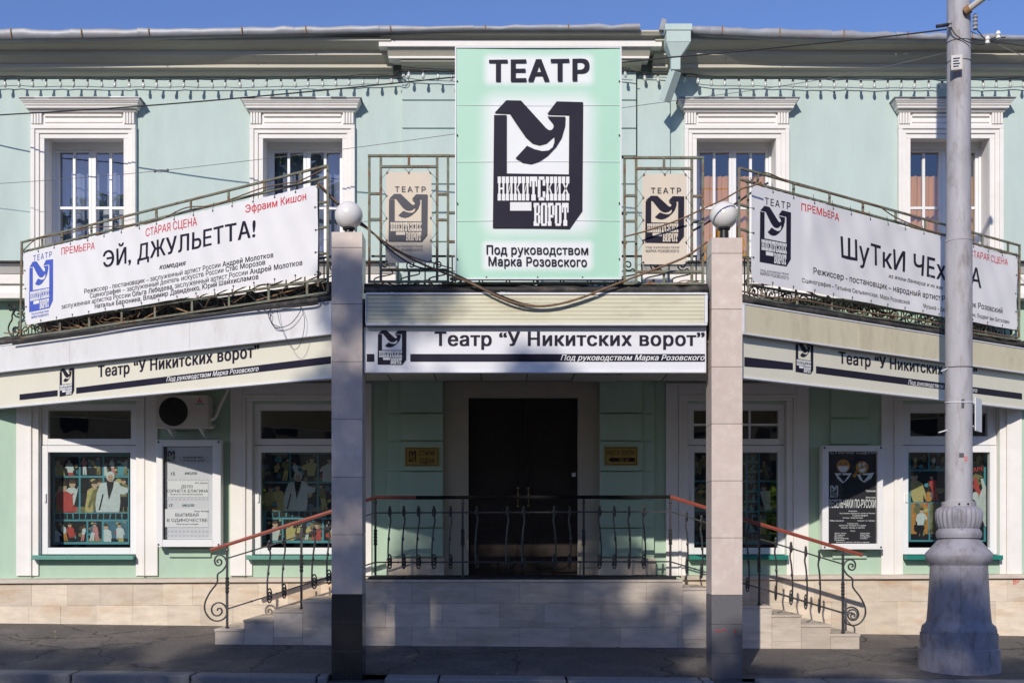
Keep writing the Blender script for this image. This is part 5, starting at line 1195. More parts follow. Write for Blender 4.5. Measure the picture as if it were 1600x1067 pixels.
def display(px, cells, label, fig=None, strip=None):
    Yd = YW+.36; x0, x1, y0, y1 = px; a, b, c, d = X(x0, Yd), X(x1, Yd), Z(y1, Yd), Z(y0, Yd)
    D_ = thing('photo_display', label, 'display', ((a+b)/2, Yd, c), 'photo boards behind the ground floor windows')
    m = MB(); m.box(a, b, Yd, Yd+.015, c, d); m.build('backing_board', M['cyan'], D_)
    F = flat(Yd)
    for (cx0, cx1, cy0, cy1, bg_, folk) in cells:
        u0, v0, s_ = F.px(cx0, cy1); u1, v1, _ = F.px(cx1, cy0)
        m = MB(); m.m = PI_[bg_]; m.rect(F, u0, u1, v0, v1, .003)
        if bg_ != 'pd' or random.random() < .6: m.m = PI_['pg' if bg_ == 'pd' else 'pd']; m.rect(F, u0, u1, v0, v0+(v1-v0)*.16, .0035)
        for _ in range(12):                     # murky shapes of scenery and costumes
            m.m = PI_[random.choice(('pg', 'ph', 'pd', 'pb', 'pg', 'pr', 'py', 'cyan'))]; uu = random.uniform(u0, u1); vv = random.uniform(v0, v1); rr = (v1-v0)*random.uniform(.06, .16); rr = min(rr, uu-u0, u1-uu, vv-v0, v1-vv)
            if rr > .008: m.disc(F, uu, vv, rr, .0036+.00003*_, 7, rr*random.uniform(.6, 1))
        n = len(folk)
        for i, (t_, b_) in enumerate(folk):
            hh = (v1-v0)*random.choice((.7, .85, .95, 1.3, 1.7)); sunk = v0+.01 if hh < (v1-v0) else v1-.02-hh*random.uniform(.98, 1.06); uu = u0+(u1-u0)*(i+.5+random.uniform(-.15, .15))/n
            uu = min(max(uu, u0+.03), u1-.03)
            person_print(Clip(m, (u0, u1, v0, v1)), F, uu, sunk, hh, t_, b_, random.uniform(-.22, .22), .0042+.0022*i, random.uniform(-.4, .5))
        m.build('photo', PMAT, D_)
    if strip:
        m = MB(); n = strip[4]
        for i in range(n):
            xa = strip[0]+(strip[1]-strip[0])*i/n; u0, v0, _ = F.px(xa+.7, strip[3]); u1, v1, _ = F.px(xa+(strip[1]-strip[0])/n-.7, strip[2]); m.m = PI_['pd']; m.rect(F, u0, u1, v0, v1, .003)
            person_print(m, F, (u0+u1)/2, v0+.005, (v1-v0)*.95, 'cyan', 'cyan', random.uniform(-.2, .2), .004, random.uniform(-.5, .5), 'cyan')
        m.build('photo_strip', PMAT, D_)
    if fig:
        x, y, y2, kind = fig; u, v, s_ = F.px(x, y); h = (y-y2)/s_
        m = MB(); w = .012; g = lambda pts: [(u+p*h, v+r*h) for p, r in pts]
        m.m = PI_['pw']; m.poly(F, g([(-.36, 0), (.22, 0), (.25, .25), (.24, .46), (.33, .44), (.44, .50), (.46, .60), (.36, .63), (.26, .66), (.20, .76), (.08, .78), (-.10, .76), (-.25, .72), (-.34, .50), (-.38, .20)]), w)
        m.m = PI_['pd']; m.poly(F, g([(-.10, .76), (-.04, .30), (.06, .60), (.09, .77)]), w+.002); m.poly(F, g([(-.30, .05), (-.26, .06), (-.17, .45), (-.20, .46)]), w+.002)
        m.m = PI_['pw']; m.disc(F, u, v+h*.90, h*.105, w+.003, 18, h*.13)
        m.m = PI_['skin']; m.disc(F, u+.005*h, v+h*.86, h*.075, w+.004, 14, h*.095); m.m = PI_['ph']
        for ex_ in (-.03, .035): m.disc(F, u+ex_*h, v+h*.885, h*.012, w+.005, 8)
        m.poly(F, g([(-.03, .81), (.04, .81), (.035, .825), (-.025, .825)]), w+.005)
        m.build('cut_out_portrait', PMAT, D_)
    return D_, F
yy_ = [('py', 'pg'), ('pw', 'pr')]
d1, F = display((82, 202, 706, 850), [(86, 123, 713, 743, 'pd', yy_), (126, 160, 713, 743, 'pd', [('pk', 'pw'), ('pb', 'pd'), ('pb', 'pg')]), (163, 200, 713, 743, 'pd', [('pw', 'pw'), ('pw', 'pk'), ('cyan', 'pw'), ('pw', 'pg')]),
                                 (86, 123, 746, 800, 'pd', [('py', 'po'), ('pw', 'pd'), ('pr', 'pd')]), (126, 160, 746, 800, 'pd', [('py', 'py'), ('pg', 'pb')]), (163, 200, 746, 800, 'pd', [('py', 'pd'), ('pg', 'pd')]),
                                 (86, 135, 814, 846, 'pd', [('pw', 'pr'), ('pw', 'po'), ('pr', 'pd'), ('pw', 'pk')]), (138, 159, 814, 846, 'pd', [('pb', 'pw'), ('pk', 'pk')]), (162, 200, 814, 846, 'pb', [('pw', 'py'), ('pw', 'py')])],
          'dark board of stage photos with a printed white-haired man in a white suit, leftmost window', (173, 800, 738, 0), (86, 200, 802, 811, 6))
display((400, 540, 708, 848), [(405, 452, 710, 752, 'pd', [('py', 'pg'), ('py', 'pd'), ('pg', 'py')]), (455, 495, 710, 752, 'pd', [('pw', 'pb'), ('py', 'pd')]), (498, 538, 710, 752, 'pd', [('pw', 'pd'), ('pg', 'pd')]),
                               (405, 452, 755, 798, 'pd', [('py', 'pg'), ('py', 'py')]), (455, 495, 755, 798, 'pd', [('pg', 'pd')]), (498, 538, 755, 798, 'pd', [('pg', 'py'), ('pw', 'pd')]),
                               (416, 440, 811, 844, 'pd', [('pw', 'ph')]), (443, 470, 811, 844, 'pd', [('py', 'ph'), ('py', 'ph')]), (473, 503, 811, 844, 'pd', [('py', 'pw'), ('pr', 'py')]), (506, 538, 811, 844, 'pd', [('pw', 'py')])],
        'dark board of stage photos with a white-suited man, partly behind the left column', (466, 798, 738, 0), (416, 538, 799, 808, 6))
display((1082, 1216, 703, 850), [(1086, 1124, 708, 750, 'pd', [('pg', 'pd')]), (1127, 1165, 708, 750, 'pd', [('pg', 'pb'), ('pd', 'pg')]), (1187, 1214, 708, 750, 'pd', [('pg', 'pg')]), (1086, 1124, 753, 796, 'pd', [('pg', 'pd'), ('pb', 'pd')]), (1127, 1165, 753, 796, 'pd', [('pb', 'pg')]),
                                 (1187, 1214, 753, 796, 'pd', [('pw', 'pw')]), (1086, 1124, 799, 846, 'pd', [('pg', 'pd')]), (1127, 1165, 799, 846, 'pd', [('pg', 'pb')]), (1187, 1214, 799, 846, 'pd', [('py', 'pg'), ('pg', 'pd')])]+[(1168, 1184, 708+i*15.4, 721+i*15.4, 'pd', [('cyan', 'cyan')]) for i in range(9)],
        'very dark board of stage photos in the window partly behind the right column')
d4, F = display((1418, 1548, 704, 846), [(1423, 1450, 706, 733, 'pd', [('py', 'pg'), ('pg', 'pd')]), (1453, 1476, 706, 733, 'pd', [('pw', 'pg'), ('pg', 'pd')]), (1423, 1476, 736, 784, 'pd', [('py', 'py'), ('pr', 'pr')]), (1423, 1451, 786, 843, 'po', [('pw', 'pd')]), (1453, 1517, 786, 843, 'pg', [('pb', 'pd')]), (1479, 1517, 706, 784, 'pd', [('pg', 'pg')]), (1519, 1537, 706, 726, 'pd', [('py', 'py')]), (1519, 1537, 728, 843, 'pd', [])],
        'board of stage photos with a guitar player, behind the grey lamp post')
m = MB(); m.m = PI_['po']; a = F.px(1450, 779); m.disc(F, a[0], a[1], .045, .02, 14); a = F.px(1450, 771.5); m.disc(F, a[0], a[1], .032, .021, 12); m.m = PI_['ph']; a = F.px(1449, 757); m.rect(F, a[0], a[0]+.014, a[1]-.09, a[1]+.02, .022)
m.m = PI_['pw']; m.poly(F, [F.px(*p)[:2] for p in ((1521, 784), (1528, 778), (1534, 762), (1531, 748), (1535, 747), (1538, 758), (1545, 764), (1543, 790), (1548, 828), (1538, 822), (1532, 806), (1523, 822), (1519, 806))], .02); a = F.px(1523, 775); m.disc(F, a[0], a[1], .045, .021, 14, .06)
m.m = PI_['pr']; m.poly(F, [F.px(*p)[:2] for p in ((1520, 748), (1525, 746), (1529, 762), (1534, 772), (1529, 775), (1522, 764))], .018); write(m, F, ('КАБАРЕ', .02, 0), (1503, 740), (1537, 735), 7, .022)
m.build('cut_out_figure', PMAT, d4)

# ================================================================ LIGHT STRINGS
bulb0 = [None, None]
def light_string(pts, spacing, label, sagk=.004):
    L = thing('light_string', label, 'string lights', pts[0], 'strings of bulbs under the eaves'); P = [Vector(p) for p in pts]
    m = MB(); line = []
    for a, b in zip(P, P[1:]):
        n = max(2, int((b-a).length/.09))
        for i in range(n): t = i/n; line.append(a.lerp(b, t)+Vector((0, random.uniform(-.004, .004), random.uniform(-sagk, sagk)*2)))
    line.append(P[-1]); m.tube(line, .0065, 5); m.tube([p+Vector((0, .02, .03+random.uniform(-.006, .006))) for p in line[::2]], .005, 4); m.build('cable', M['wire'], L)
    d = 0; acc = spacing/2
    for a, b in zip(P, P[1:]):
        l = (b-a).length
        while acc < l:
            c = a.lerp(b, acc/l); tilt = random.uniform(-.12, .12)
            if bulb0[0] is None:
                s = MB(); s.lathe(0, 0, [(.012, -.005), (.015, -.01), (.015, -.036), (.012, -.038)], 10); o = s.build('bulb_socket', M['wire'], None); s = MB(); s.lathe(0, 0, [(.011, -.038), (.017, -.05), (.0225, -.075), (.022, -.098), (.013, -.116), (.002, -.12)], 12); o2 = s.build('bulb', M['bulb'], None, smooth='all')
                o.parent = L; o.location = c-P[0]; o2.parent = L; o2.location = c-P[0]; bulb0[:] = [o, o2]
            else: o = copyobj(bulb0[0], c-P[0], L); o2 = copyobj(bulb0[1], c-P[0], L)
            o.rotation_euler = o2.rotation_euler = (random.uniform(-.1, .1), tilt, 0)
            acc += spacing
        acc -= l
q3 = lambda x, y, Y=15.37: (X(x, Y), Y, Z(y, Y))
light_string([q3(-240, 125), q3(0, 123), q3(150, 124), q3(300, 125), q3(500, 123), q3(618, 118)], .184, 'string of bulbs under the eaves along the left half of the facade')
light_string([q3(628, 108, 15.22), q3(712, 113, 15.22), q3(800, 114, 15.22), q3(976, 108, 15.22), q3(994, 112, 15.22)], .19, 'short string of bulbs under the cornice of the middle bay behind the big banner')
light_string([q3(996, 113), q3(1040, 117), q3(1080, 116), q3(1110, 122), q3(1300, 125), q3(1480, 126), q3(1600, 124), q3(1860, 125)], .181, 'string of bulbs under the eaves along the right half of the facade')
m = MB(); m.tube([q3(618, 118, 15.37), q3(624, 113, 15.3), q3(628, 108, 15.22)], .007, 5)
for k in range(4): c = Vector(q3(625, 116, 15.28)); r = .045+.012*k; m.tube([c+Vector((r*math.cos(a+k), .02*math.sin(2*a), r*math.sin(a+k)*.8)) for a in [2*PI*i/16 for i in range(13)]], .005, 5)
tag(m.build('cable_coil', M['wire'], smooth='all'), 'small tangle of black cable where the left bulb string meets the middle bay', 'cable')

# ================================================================ CABLES
def cable(pts, r, mt, label, k=6):
    o = MB().tube(smoothpath(pts, k), r, 6).build('cable', M[mt], smooth='all'); return tag(o, label, 'cable')
pp = lambda x, y, Y: (X(x, Y), Y, Z(y, Y))
cable([pp(1482, 46, 12.95), pp(1400, 56, 13.0), pp(1300, 66, 13.1), pp(1160, 80, 13.2), pp(1050, 90, 13.3), pp(980, 97, 13.4), pp(840, 108, 13.6), pp(700, 122, 13.8), pp(500, 142, 14.1), pp(300, 160, 14.4), pp(150, 171, 14.7), pp(0, 180, 15.0), pp(-120, 187, 15.4)], .0085, 'wire', 'thick black overhead cable running from the lamp post top across the facade')
cable([pp(1482, 82, 12.95), pp(1350, 112, 13.2), pp(1200, 138, 13.5), pp(1000, 165, 13.9), pp(850, 187, 14.1), pp(708, 210, 14.3), pp(500, 238, 14.5), pp(250, 267, 14.7), pp(100, 280, 14.9), pp(0, 287, 15.1), pp(-100, 293, 15.3)], .0035, 'wire3', 'thin grey overhead wire crossing the facade below the thick black cable')
m = MB(); a = Vector(pp(242, 268, 14.71)); b = Vector(pp(262, 266, 14.70)); m.tube([a, a+Vector((.06, 0, .02)), b], .004, 5); m.tube([a, a+Vector((.07, 0, -.015)), b], .004, 5); m.sphere(a, .018, 8, 5); m.sphere(b, .018, 8, 5)
tag(m.build('wire_clamp', M['wire3']), 'small clamp joining the thin wire left of the second upper window', 'clamp')
cable([pp(1514, 60, 12.95), pp(1540, 64, 12.9), pp(1600, 72, 12.6), pp(1720, 90, 12)], .006, 'wire', 'thin black cable leaving the lamp post top to the right')
cable([pp(1514, 48, 12.95), pp(1560, 70, 12.9), pp(1600, 88, 12.8), pp(1700, 120, 12.6)], .004, 'wire3', 'thin grey cable drooping right from the lamp post top')
dr = lambda pts, Y: [pp(a, b, Y) for a, b in pts]
cable([pp(497, 285, 12.8), pp(520, 310, 12.8), pp(545, 335, 12.78), pp(572, 356, 12.6)]+dr([(610, 385), (650, 408), (690, 425), (730, 440), (800, 472), (850, 478), (900, 468), (960, 445), (1020, 422), (1070, 402), (1105, 378)], 12.26), .012, 'wire2', 'brown cable draped over the left globe lamp and sagging under the big banner')
cable([pp(498, 290, 12.82), pp(530, 322, 12.82), pp(572, 354, 12.6)]+dr([(600, 382), (625, 402), (655, 418), (700, 424), (760, 452), (820, 475), (870, 476), (930, 458)], 12.28), .009, 'wire', 'black cable draped beside the brown one below the big banner')
cable(dr([(975, 370), (1010, 361), (1060, 344), (1095, 328), (1130, 312), (1160, 295), (1172, 292), (1190, 285)], 12.25), .009, 'wire2', 'brown cable rising across the right small banner to the right wing frame')
cable([pp(535, 347, 12.75), pp(565, 353, 12.7)]+dr([(600, 378), (640, 400), (680, 412), (708, 420)], 12.24), .007, 'wire2', 'thin brown cable hanging in front of the left small banner')
cable(dr([(1080, 362), (1110, 345), (1150, 318), (1176, 300), (1200, 286)], 12.85), .013, 'wire', 'thick black cable tied between right globe lamp and the slanting frame')
cable([FL.p(*FL.px(a, b, .05)[:2], .05) for a, b in ((395, 480), (421, 488), (422, 500), (432, 512), (455, 505), (470, 480), (440, 478), (420, 487), (425, 505), (440, 512))], .004, 'wire', 'loose loops of black wire hanging over the left fascia near the column')
cable([FL.p(*FL.px(a, b, .06)[:2], .06) for a, b in ((432, 470), (436, 500), (450, 535), (462, 546), (472, 530), (476, 500), (470, 478))], .003, 'wire', 'thin loop of wire hanging low over the left cream sign')
cable([FL.p(*FL.px(a, b, .05)[:2], .05) for a, b in ((510, 468), (505, 470), (498, 466), (492, 475), (440, 480), (350, 490), (240, 505), (120, 524), (20, 538))], .012, 'wire', 'black cable lying along the top edge of the left fascia')
cable([FR.p(*FR.px(a, b, .04)[:2], .04) for a, b in ((1160, 455), (1200, 464), (1260, 470), (1340, 486), (1420, 497), (1500, 512), (1590, 528))], .010, 'wire2', 'brown cable lying along the top edge of the right fascia')
cable([FL.p(*FL.px(a, b, .02)[:2], .02) for a, b in ((510, 262), (470, 282), (440, 288), (410, 294), (360, 312), (330, 322), (290, 325), (243, 346), (190, 353), (143, 356), (100, 366), (60, 372), (36, 392))], .007, 'wire2', 'brown cable wound along the top rail of the left slanting frame')
cable([FR.p(*FR.px(a, b, .02)[:2], .02) for a, b in ((1170, 285), (1195, 270), (1240, 288), (1300, 303), (1350, 318), (1372, 322), (1400, 340), (1450, 360), (1500, 372), (1550, 392), (1590, 398))], .007, 'wire2', 'brown cable wound along the top rail of the right slanting frame')
for i in range(9):   # odd bits of cable and lath on the canopy roof edge
    pass
TN = thing('cable_tangle', 'mass of old cables lying on the canopy edge under the left slanting banner', 'cables', FL.p(2.6, 4.15, -.1))
for i in range(16):
    u = random.uniform(.2, LLEN-.3); m = MB(); pts = [FL.p(u+k*random.uniform(.08, .2)-.2, 4.13+random.uniform(0, .16), -.08+random.uniform(-.06, .05)) for k in range(6)]
    m.tube(smoothpath(pts, 4), random.choice((.005, .007, .009)), 5); m.build('cable_piece', M[random.choice(('wire2', 'wire', 'rust2'))], TN, smooth='all')
TN = thing('cable_tangle', 'mass of old cables lying on the canopy edge under the right slanting banner', 'cables', FR.p(2.4, 4.15, -.1))
for i in range(16):
    u = random.uniform(.2, RLEN-.2); m = MB(); pts = [FR.p(u+k*random.uniform(.08, .2)-.2, 4.11+random.uniform(0, .17), -.08+random.uniform(-.06, .05)) for k in range(6)]
    m.tube(smoothpath(pts, 4), random.choice((.005, .007, .009)), 5); m.build('cable_piece', M[random.choice(('wire2', 'wire', 'rust2'))], TN, smooth='all')
TN = thing('cable_tangle', 'scraps of cable and grey lath on the canopy edge below the small cream banners', 'cables', FC.p(1.8, 4.15, -.1))
for i in range(14):
    u = random.choice((random.uniform(0, .9), random.uniform(2.7, 3.4))); m = MB(); pts = [FC.p(u+k*random.uniform(.05, .12), 4.16+random.uniform(0, .14), -.12+random.uniform(-.1, .08)) for k in range(6)]
    m.tube(smoothpath(pts, 4), random.choice((.004, .006, .009)), 5); m.build('cable_piece', M[random.choice(('wire2', 'wire', 'wire3'))], TN, smooth='all')
for u, v in ((.05, 4.17), (.5, 4.19), (2.75, 4.17), (3.05, 4.2)): m = MB(); m.bar(FC.p(u, v, -.16), FC.p(u+.45, v+.02, -.10), .05, .02); m.build('lath', M['zinc'], TN)

# ================================================================ LAMP POST
LX, LY = X(1498, 12.9), 12.9; lz = lambda y: Z(y, LY); k = LY/1800
LP = thing('lamp_post', 'tall grey lamp post with ornate cast iron base on the right side of the pavement', 'lamp post', (LX, LY, 0))
gadr = lambda i, a: 1+.03*math.cos(26*a)
m = MB(); m.lathe(LX, LY, [(62*k, -.12), (61.5*k, lz(1037)), (60*k, lz(1012)), (57.5*k, lz(1010)), (57.5*k, lz(988))], 40); m.build('base_drum', M['pole2'], LP, smooth=True)
m = MB(); m.lathe(LX, LY, [(55*k, lz(989)), (56*k, lz(984)), (54*k, lz(977)), (49*k, lz(973)), (47.5*k, lz(968))], 40); m.build('base_ring', M['pole2'], LP, smooth=True)
m = MB(); m.lathe(LX, LY, [(48*k, lz(972)), (46*k, lz(950)), (44*k, lz(915)), (42.5*k, lz(885)), (43*k, lz(882))], 40); m.build('tapered_drum', M['pole2'], LP, smooth=True)
m = MB(); m.lathe(LX, LY, [(42*k, lz(884)), (44.5*k, lz(880)), (48*k, lz(876)), (49.8*k, lz(869)), (49.5*k, lz(864)), (44*k, lz(858)), (37*k, lz(850)), (31*k, lz(843)), (29*k, lz(840))], 40); m.build('bell', M['pole2'], LP, smooth=True)
m = MB(); m.lathe(LX, LY, [(29*k, lz(842)), (33*k, lz(840)), (34*k, lz(835)), (33.5*k, lz(831)), (31*k, lz(827)), (30*k, lz(825))], 40); m.build('torus_ring', M['pole2'], LP, smooth=True)
m = MB(); pr = [(29, 827), (31, 823), (33, 815), (34, 808), (34, 801), (32, 795), (28, 792), (26, 791)]; m.lathe(LX, LY, [(a*k, lz(b)) for a, b in pr], 130, lambda i, a: 1+(.035*math.cos(26*a) if 0 < i < 6 else 0)); m.build('gadrooned_bulb', M['pole2'], LP, smooth='all')
m = MB(); m.lathe(LX, LY, [(25.5*k, lz(793)), (25.5*k, lz(784)), (23.5*k, lz(783.5)), (20*k, lz(783))], 32); m.build('collar', M['pole'], LP, smooth=True)
for a in (-110, -80): r = math.radians(a); m = MB(); m.sphere((LX+25.6*k*math.cos(r), LY+25.6*k*math.sin(r), lz(788)), .013, 8, 5); m.build('bolt', M['plastic_black'], LP)
m = MB(); m.lathe(LX, LY, [(20.2*k, lz(784)), (20*k, lz(379)), (20.6*k, lz(378.5)), (20.6*k, lz(374.5)), (18.6*k, lz(374))], 32); m.build('lower_shaft', M['pole'], LP, smooth=True)
m = MB(); m.lathe(LX, LY, [(18.4*k, lz(376)), (17.4*k, lz(0)), (15.5*k, lz(-220))], 32); m.build('upper_shaft', M['pole'], LP, smooth=True)
for y, t in ((574, 1.2), (629, 1.4), (98, 1), (67, .9)):
    m = MB(); R = (20.4 if y > 376 else 18)*k
    m.tube([(LX+R*math.cos(a), LY+R*math.sin(a), lz(y)+.01*math.sin(a)) for a in [2*PI*i/28 for i in range(28)]], .005*t, 5, True); m.build('band', M['wire3'] if y != 629 else M['alu'], LP)
m = MB(); seam = [(61, 1037), (60.2, 1012), (58, 990)]; 
m.tube([(LX-.13*1, LY-math.sqrt((a*k)**2-.13**2)-.001, lz(b)) for a, b in ((62, 1050), (60.5, 1012))], .006, 4); m.tube([(LX-.10, LY-math.sqrt((a*k)**2-.10**2), lz(b)) for a, b in ((48, 970), (42.7, 884))], .005, 4); m.tube([(LX-.06, LY-math.sqrt((a*k)**2-.06**2), lz(b)) for a, b in ((34, 826), (34.5, 808), (33, 796))], .005, 4)
m.build('casting_seam', M['pole2'], LP)
# notice box, lamp arm and insulators near the top
m = MB(); F = Frame(LX-.16, LY-.19, 1, -.25); m.fbox(F, 0, .12, lz(121), lz(98), -.05, .0); nb = m.build('notice_box', M['acw'], LP, bevel=.004)
m = MB(); m.fbox(F, .012, .10, lz(119), lz(99.5), .001, .003); 
for i in range(4): m.m = 1; m.fbox(F, .02, .09-.012*(i % 2), lz(104+i*4)-.006, lz(104+i*4)+.008, .004, .005)
m.build('notice_text', (M['greypaper'], M['ink']), nb)
m = MB(); A = Vector((LX+.04, LY-.16, lz(26))); Bq = Vector((LX+.20, LY-.30, lz(12))); Cq = Vector((LX+.44, LY-.52, lz(-8)))
m.tube([A, Bq], .035, 12); m.tube([Bq, Cq], .055, 14); m.build('lamp_arm', M['acw'], LP, smooth=True)
m = MB(); m.tube([Bq+(A-Bq)*.1, Bq-(A-Bq)*.12], .062, 14); m.tube([A-(A-Bq)*.1, A+(A-Bq)*.15], .05, 12); m.build('arm_flange', M['rust2'], LP, smooth=True)
for dx, dz in ((-.15, 46), (.135, 36), (.135, 48), (.42, 58), (.30, 66)):
    m = MB(); c = Vector((LX+dx, LY-.12 if abs(dx) < .2 else LY-.05, lz(dz))); m.lathe(c.x, c.y, [(.012, c.z-.05), (.028, c.z-.04), (.018, c.z-.01), (.03, c.z+.005), (.02, c.z+.035), (.01, c.z+.045)], 12); m.build('insulator', M['trim'] if dx > .2 else M['zinc'], LP, smooth=True)
m = MB(); m.tube(smoothpath([(LX+.135, LY-.1, lz(48)), (LX+.22, LY-.08, lz(60)), (LX+.30, LY-.05, lz(66)), (LX+.42, LY-.05, lz(60))], 3), .006, 5); m.tube(smoothpath([(LX-.15, LY-.12, lz(46)), (LX-.10, LY-.14, lz(62)), (LX, LY-.145, lz(72)), (LX+.1, LY-.13, lz(76)), (LX+.16, LY-.05, lz(66))], 3), .006, 5); m.tube([(LX-.16, LY-.13, lz(47)), (LX-.30, LY-.13, lz(50))], .02, 8)
m.tube(smoothpath([(LX+.16, LY-.05, lz(72)), (LX+.26, LY-.06, lz(73)), (LX+.4, LY-.05, lz(64)), (LX+.5, LY-.05, lz(62))], 3), .007, 5); m.build('tie_wire', M['wire'], LP, smooth='all')
m = MB(); Fs = Frame(LX+.150, LY-.10, .75, 1); m.fbox(Fs, 0, .26, lz(674), lz(622), -.012, .0); m.build('side_sign', M['alu'], LP, bevel=.003)
m = MB(); m.bar((LX+.14, LY-.04, lz(666)), (LX+.2, LY+.05, lz(668)), .02, .01); m.bar((LX-.14, LY-.02, lz(672)), (LX-.24, LY-.04, lz(676)), .02, .012); m.bar((LX-.14, LY-.04, lz(576)), (LX-.22, LY-.06, lz(581)), .014, .01); m.build('sign_bracket', M['alu'], LP)

m = MB()
for a, y, w_, h_ in ((-100, 716, .05, .05), (-82, 722, .04, .06), (-95, 640, .03, .10)):
    r = math.radians(a); R_ = 20.3*k; pts = []
    for i in range(5): q_ = r+(i-2)*w_/R_/4; pts.append((LX+(R_+.001)*math.cos(q_), LY+(R_+.001)*math.sin(q_)))
    vs = [(p[0], p[1], lz(y)+z_) for z_ in (0, h_) for p in pts]; m.m = int(a == -82); m.add(vs, [(i, i+1, 6+i, 5+i) for i in range(4)])
m.build('sticker_remains', (M['ink2'], M['pk']), LP)
rnd_ = random.Random(5); m = MB()
for i in range(46):                                   # dry leaves and grit against the kerb and steps
    x_ = rnd_.uniform(-6.5, 7); y_ = rnd_.choice((kerb_y(x_)+rnd_.uniform(.02, .2), 14.05+rnd_.uniform(-.2, .1) if -3.4 < x_ < 4.3 else 15.3+rnd_.uniform(-.3, .05), rnd_.uniform(12.6, 15))); z_ = ground_z(x_, y_)+.012; s_ = rnd_.uniform(.015, .035); a_ = rnd_.uniform(0, 6)
    m.m = rnd_.randrange(2); m.add([(x_+s_*math.cos(a_), y_+s_*math.sin(a_), z_), (x_+s_*.5*math.cos(a_+1.6), y_+s_*.5*math.sin(a_+1.6), z_+.012), (x_-s_*math.cos(a_), y_-s_*math.sin(a_), z_), (x_+s_*.5*math.cos(a_-1.6), y_+s_*.5*math.sin(a_-1.6), z_+.008)], [(0, 1, 2, 3)])
tag(m.build('fallen_leaves', (M['pg'], M['py'])), 'few dry leaves scattered on the pavement along kerb and steps', 'leaves', kind='stuff')

# ================================================================ ACROSS THE STREET (seen in the window panes; casts the dappled shade)
def crown_mesh(seed, lobes, dens=520, leaf=.125):
    """leaf clumps: lobes = [(x, y, z, r)...] relative to the tree foot"""
    rnd = random.Random(seed); vs = []; fs = []; mi = []
    for lx, ly, lz_, r in lobes:
        for i in range(int(dens*r*r/.6)):
            d = Vector((rnd.gauss(0, 1), rnd.gauss(0, 1), rnd.gauss(0, 1))).normalized()*r*rnd.random()**.45; p = Vector((lx, ly, lz_))+d
            a = Vector((rnd.gauss(0, 1), rnd.gauss(0, 1), rnd.gauss(0, .6))).normalized(); b = a.cross(Vector((rnd.gauss(0, 1), rnd.gauss(0, 1), rnd.gauss(0, 1)))).normalized(); s = leaf*rnd.uniform(.6, 1.3)
            k = len(vs); vs += [p-a*s, p+b*s*.55, p+a*s, p-b*s*.55]; fs.append((k, k+1, k+2, k+3)); mi.append(rnd.random() < .45)
    return vs, fs, mi
def tree(x, y, lobes, seed, label, dens=430):
    T = thing('street_tree', label, 'tree', (x, y, 0), 'trees across the street')
    vs, fs, mi = crown_mesh(seed, lobes, dens)
    m = MB(); m.v = [(p.x+x, p.y+y, p.z) for p in vs]; m.f = fs; m.mi = [int(q) for q in mi]; m.build('crown', (M['leaf'], M['leaf2']), T)
    zl = min(l[2] for l in lobes); zh = max(l[2] for l in lobes)
    m = MB(); m.tube([(x, y, -.1), (x+.05, y, zl*.4), (x-.05, y+.05, zl), (x, y, (zl+zh)/2)], [.26, .2, .15, .06], 10)
    for l in lobes[::3]: m.tube(smoothpath([(x, y, zl*.8), (x+l[0]*.5, y+l[1]*.5, zl*.9+(l[2]-zl)*.4), (x+l[0], y+l[1], l[2])], 3), [.07-.008*i for i in range(7)], 6)
    m.build('trunk', M['bark'], T, smooth='all')
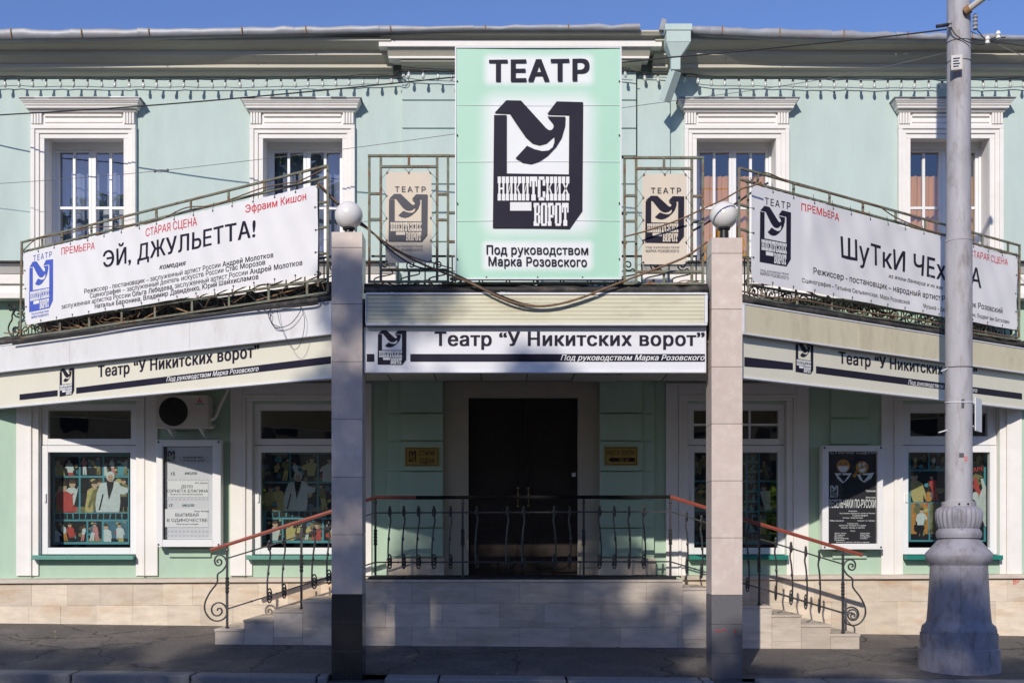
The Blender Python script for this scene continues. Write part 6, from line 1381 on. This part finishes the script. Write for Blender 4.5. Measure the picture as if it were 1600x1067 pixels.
# height of the crowns along the street
HP = [(-24, 13.6), (-12, 13.8), (-11, 14.3), (-10, 14.7), (-9.4, 15.4), (-9.0, 17.0), (-8.4, 17.35), (-7.6, 17.3), (-7.0, 16.8), (-6.5, 16.0), (-5.8, 15.2), (-5.3, 13.2), (-3.2, 13.0), (-2.3, 13.9), (-1.2, 13.5), (0, 12.9), (18, 12.7)]
def hp(x):
    for (a, p), (b, q_) in zip(HP, HP[1:]):
        if a <= x <= b: return p+(q_-p)*(x-a)/(b-a)
    return 12.7
def band(x0, x1, xt, yt, rows, seed, rmax=.95):
    rnd = random.Random(seed); L = []; n = int((x1-x0)/.84)
    for row in range(rows):
        for i in range(n):
            X_ = x0+(x1-x0)*(i+rnd.uniform(.1, .9))/n; r = rnd.uniform(.45, .72) if row == 0 else rnd.uniform(.6, rmax)
            zt = hp(X_)-r*.9-row*1.05+rnd.uniform(-.35, .1); dy = rnd.uniform(-1.2, 1.2)
            L.append((X_+.33*dy-xt, dy+(-9.5-yt), zt-.58*dy, r))
    return L
for x0, x1, xt, rows, seed, lab in ((-9.9, -6.5, -8.2, 5, 1, 'tallest tree across the street, shading the left column and canopy'), (-15.5, -9.8, -12.8, 3, 2, 'broad tree across the street, second from the left'), (-23, -15.6, -19.2, 3, 3, 'broad tree across the street, farthest left'),
                            (-6.6, -4.9, -5.9, 4, 4, 'slender tree across the street, just right of the tallest one'), (-5.0, -.4, -2.7, 3, 5, 'rounded tree across the street, opposite the door'), (-.6, 5.6, 2.4, 3, 6, 'rounded tree across the street, opposite the lamp post'), (5.7, 13, 9.3, 3, 8, 'rounded tree across the street, farthest right')):
    tree(xt, -9.5, band(x0, x1, xt, -9.5, rows, seed), seed, lab)
for x, y, h, seed, lab in ((-11, -11.5, 5.8, 9, 'low young tree across the street, on the left'), (-3.5, -12.5, 5.2, 10, 'low young tree across the street, opposite the door'), (4.4, -11.5, 6.0, 11, 'low young tree across the street, right of the door'), (12.5, -12.0, 5.6, 12, 'low young tree across the street, farthest right')):
    rnd = random.Random(seed); tree(x, y, [(rnd.uniform(-1.9, 1.9), rnd.uniform(-1, 1), rnd.uniform(1.8, h-.8), rnd.uniform(.6, .9)) for _ in range(17)], seed, lab)
OB = thing('opposite_house', 'ochre four-storey house behind the trees on the other side of the street', 'building', (0, -24, 0))
m = MB(); m.box(-34, 34, -46, -34, -.2, 13.4); m.build('house_wall', M['ochre'], OB)
m = MB(); m.frustum((-34.6, 34.6, -46.6, -33.4, 13.41), (-33, 33, -43, -37, 15.4)); m.build('house_roof', M['roof'], OB)
w0 = None
for i in range(17):
    for j in range(4):
        loc = Vector((-32+i*4, 0, 1.2+j*3.2))
        if w0 is None:
            m = MB(); m.box(-.7, .7, -34, -33.95, 0, 1.9); m.v = [(a, b+0, c) for a, b, c in m.v]; w0 = m.build('house_window', M['acdark'], OB); w0.location = loc
        else: copyobj(w0, loc, OB)
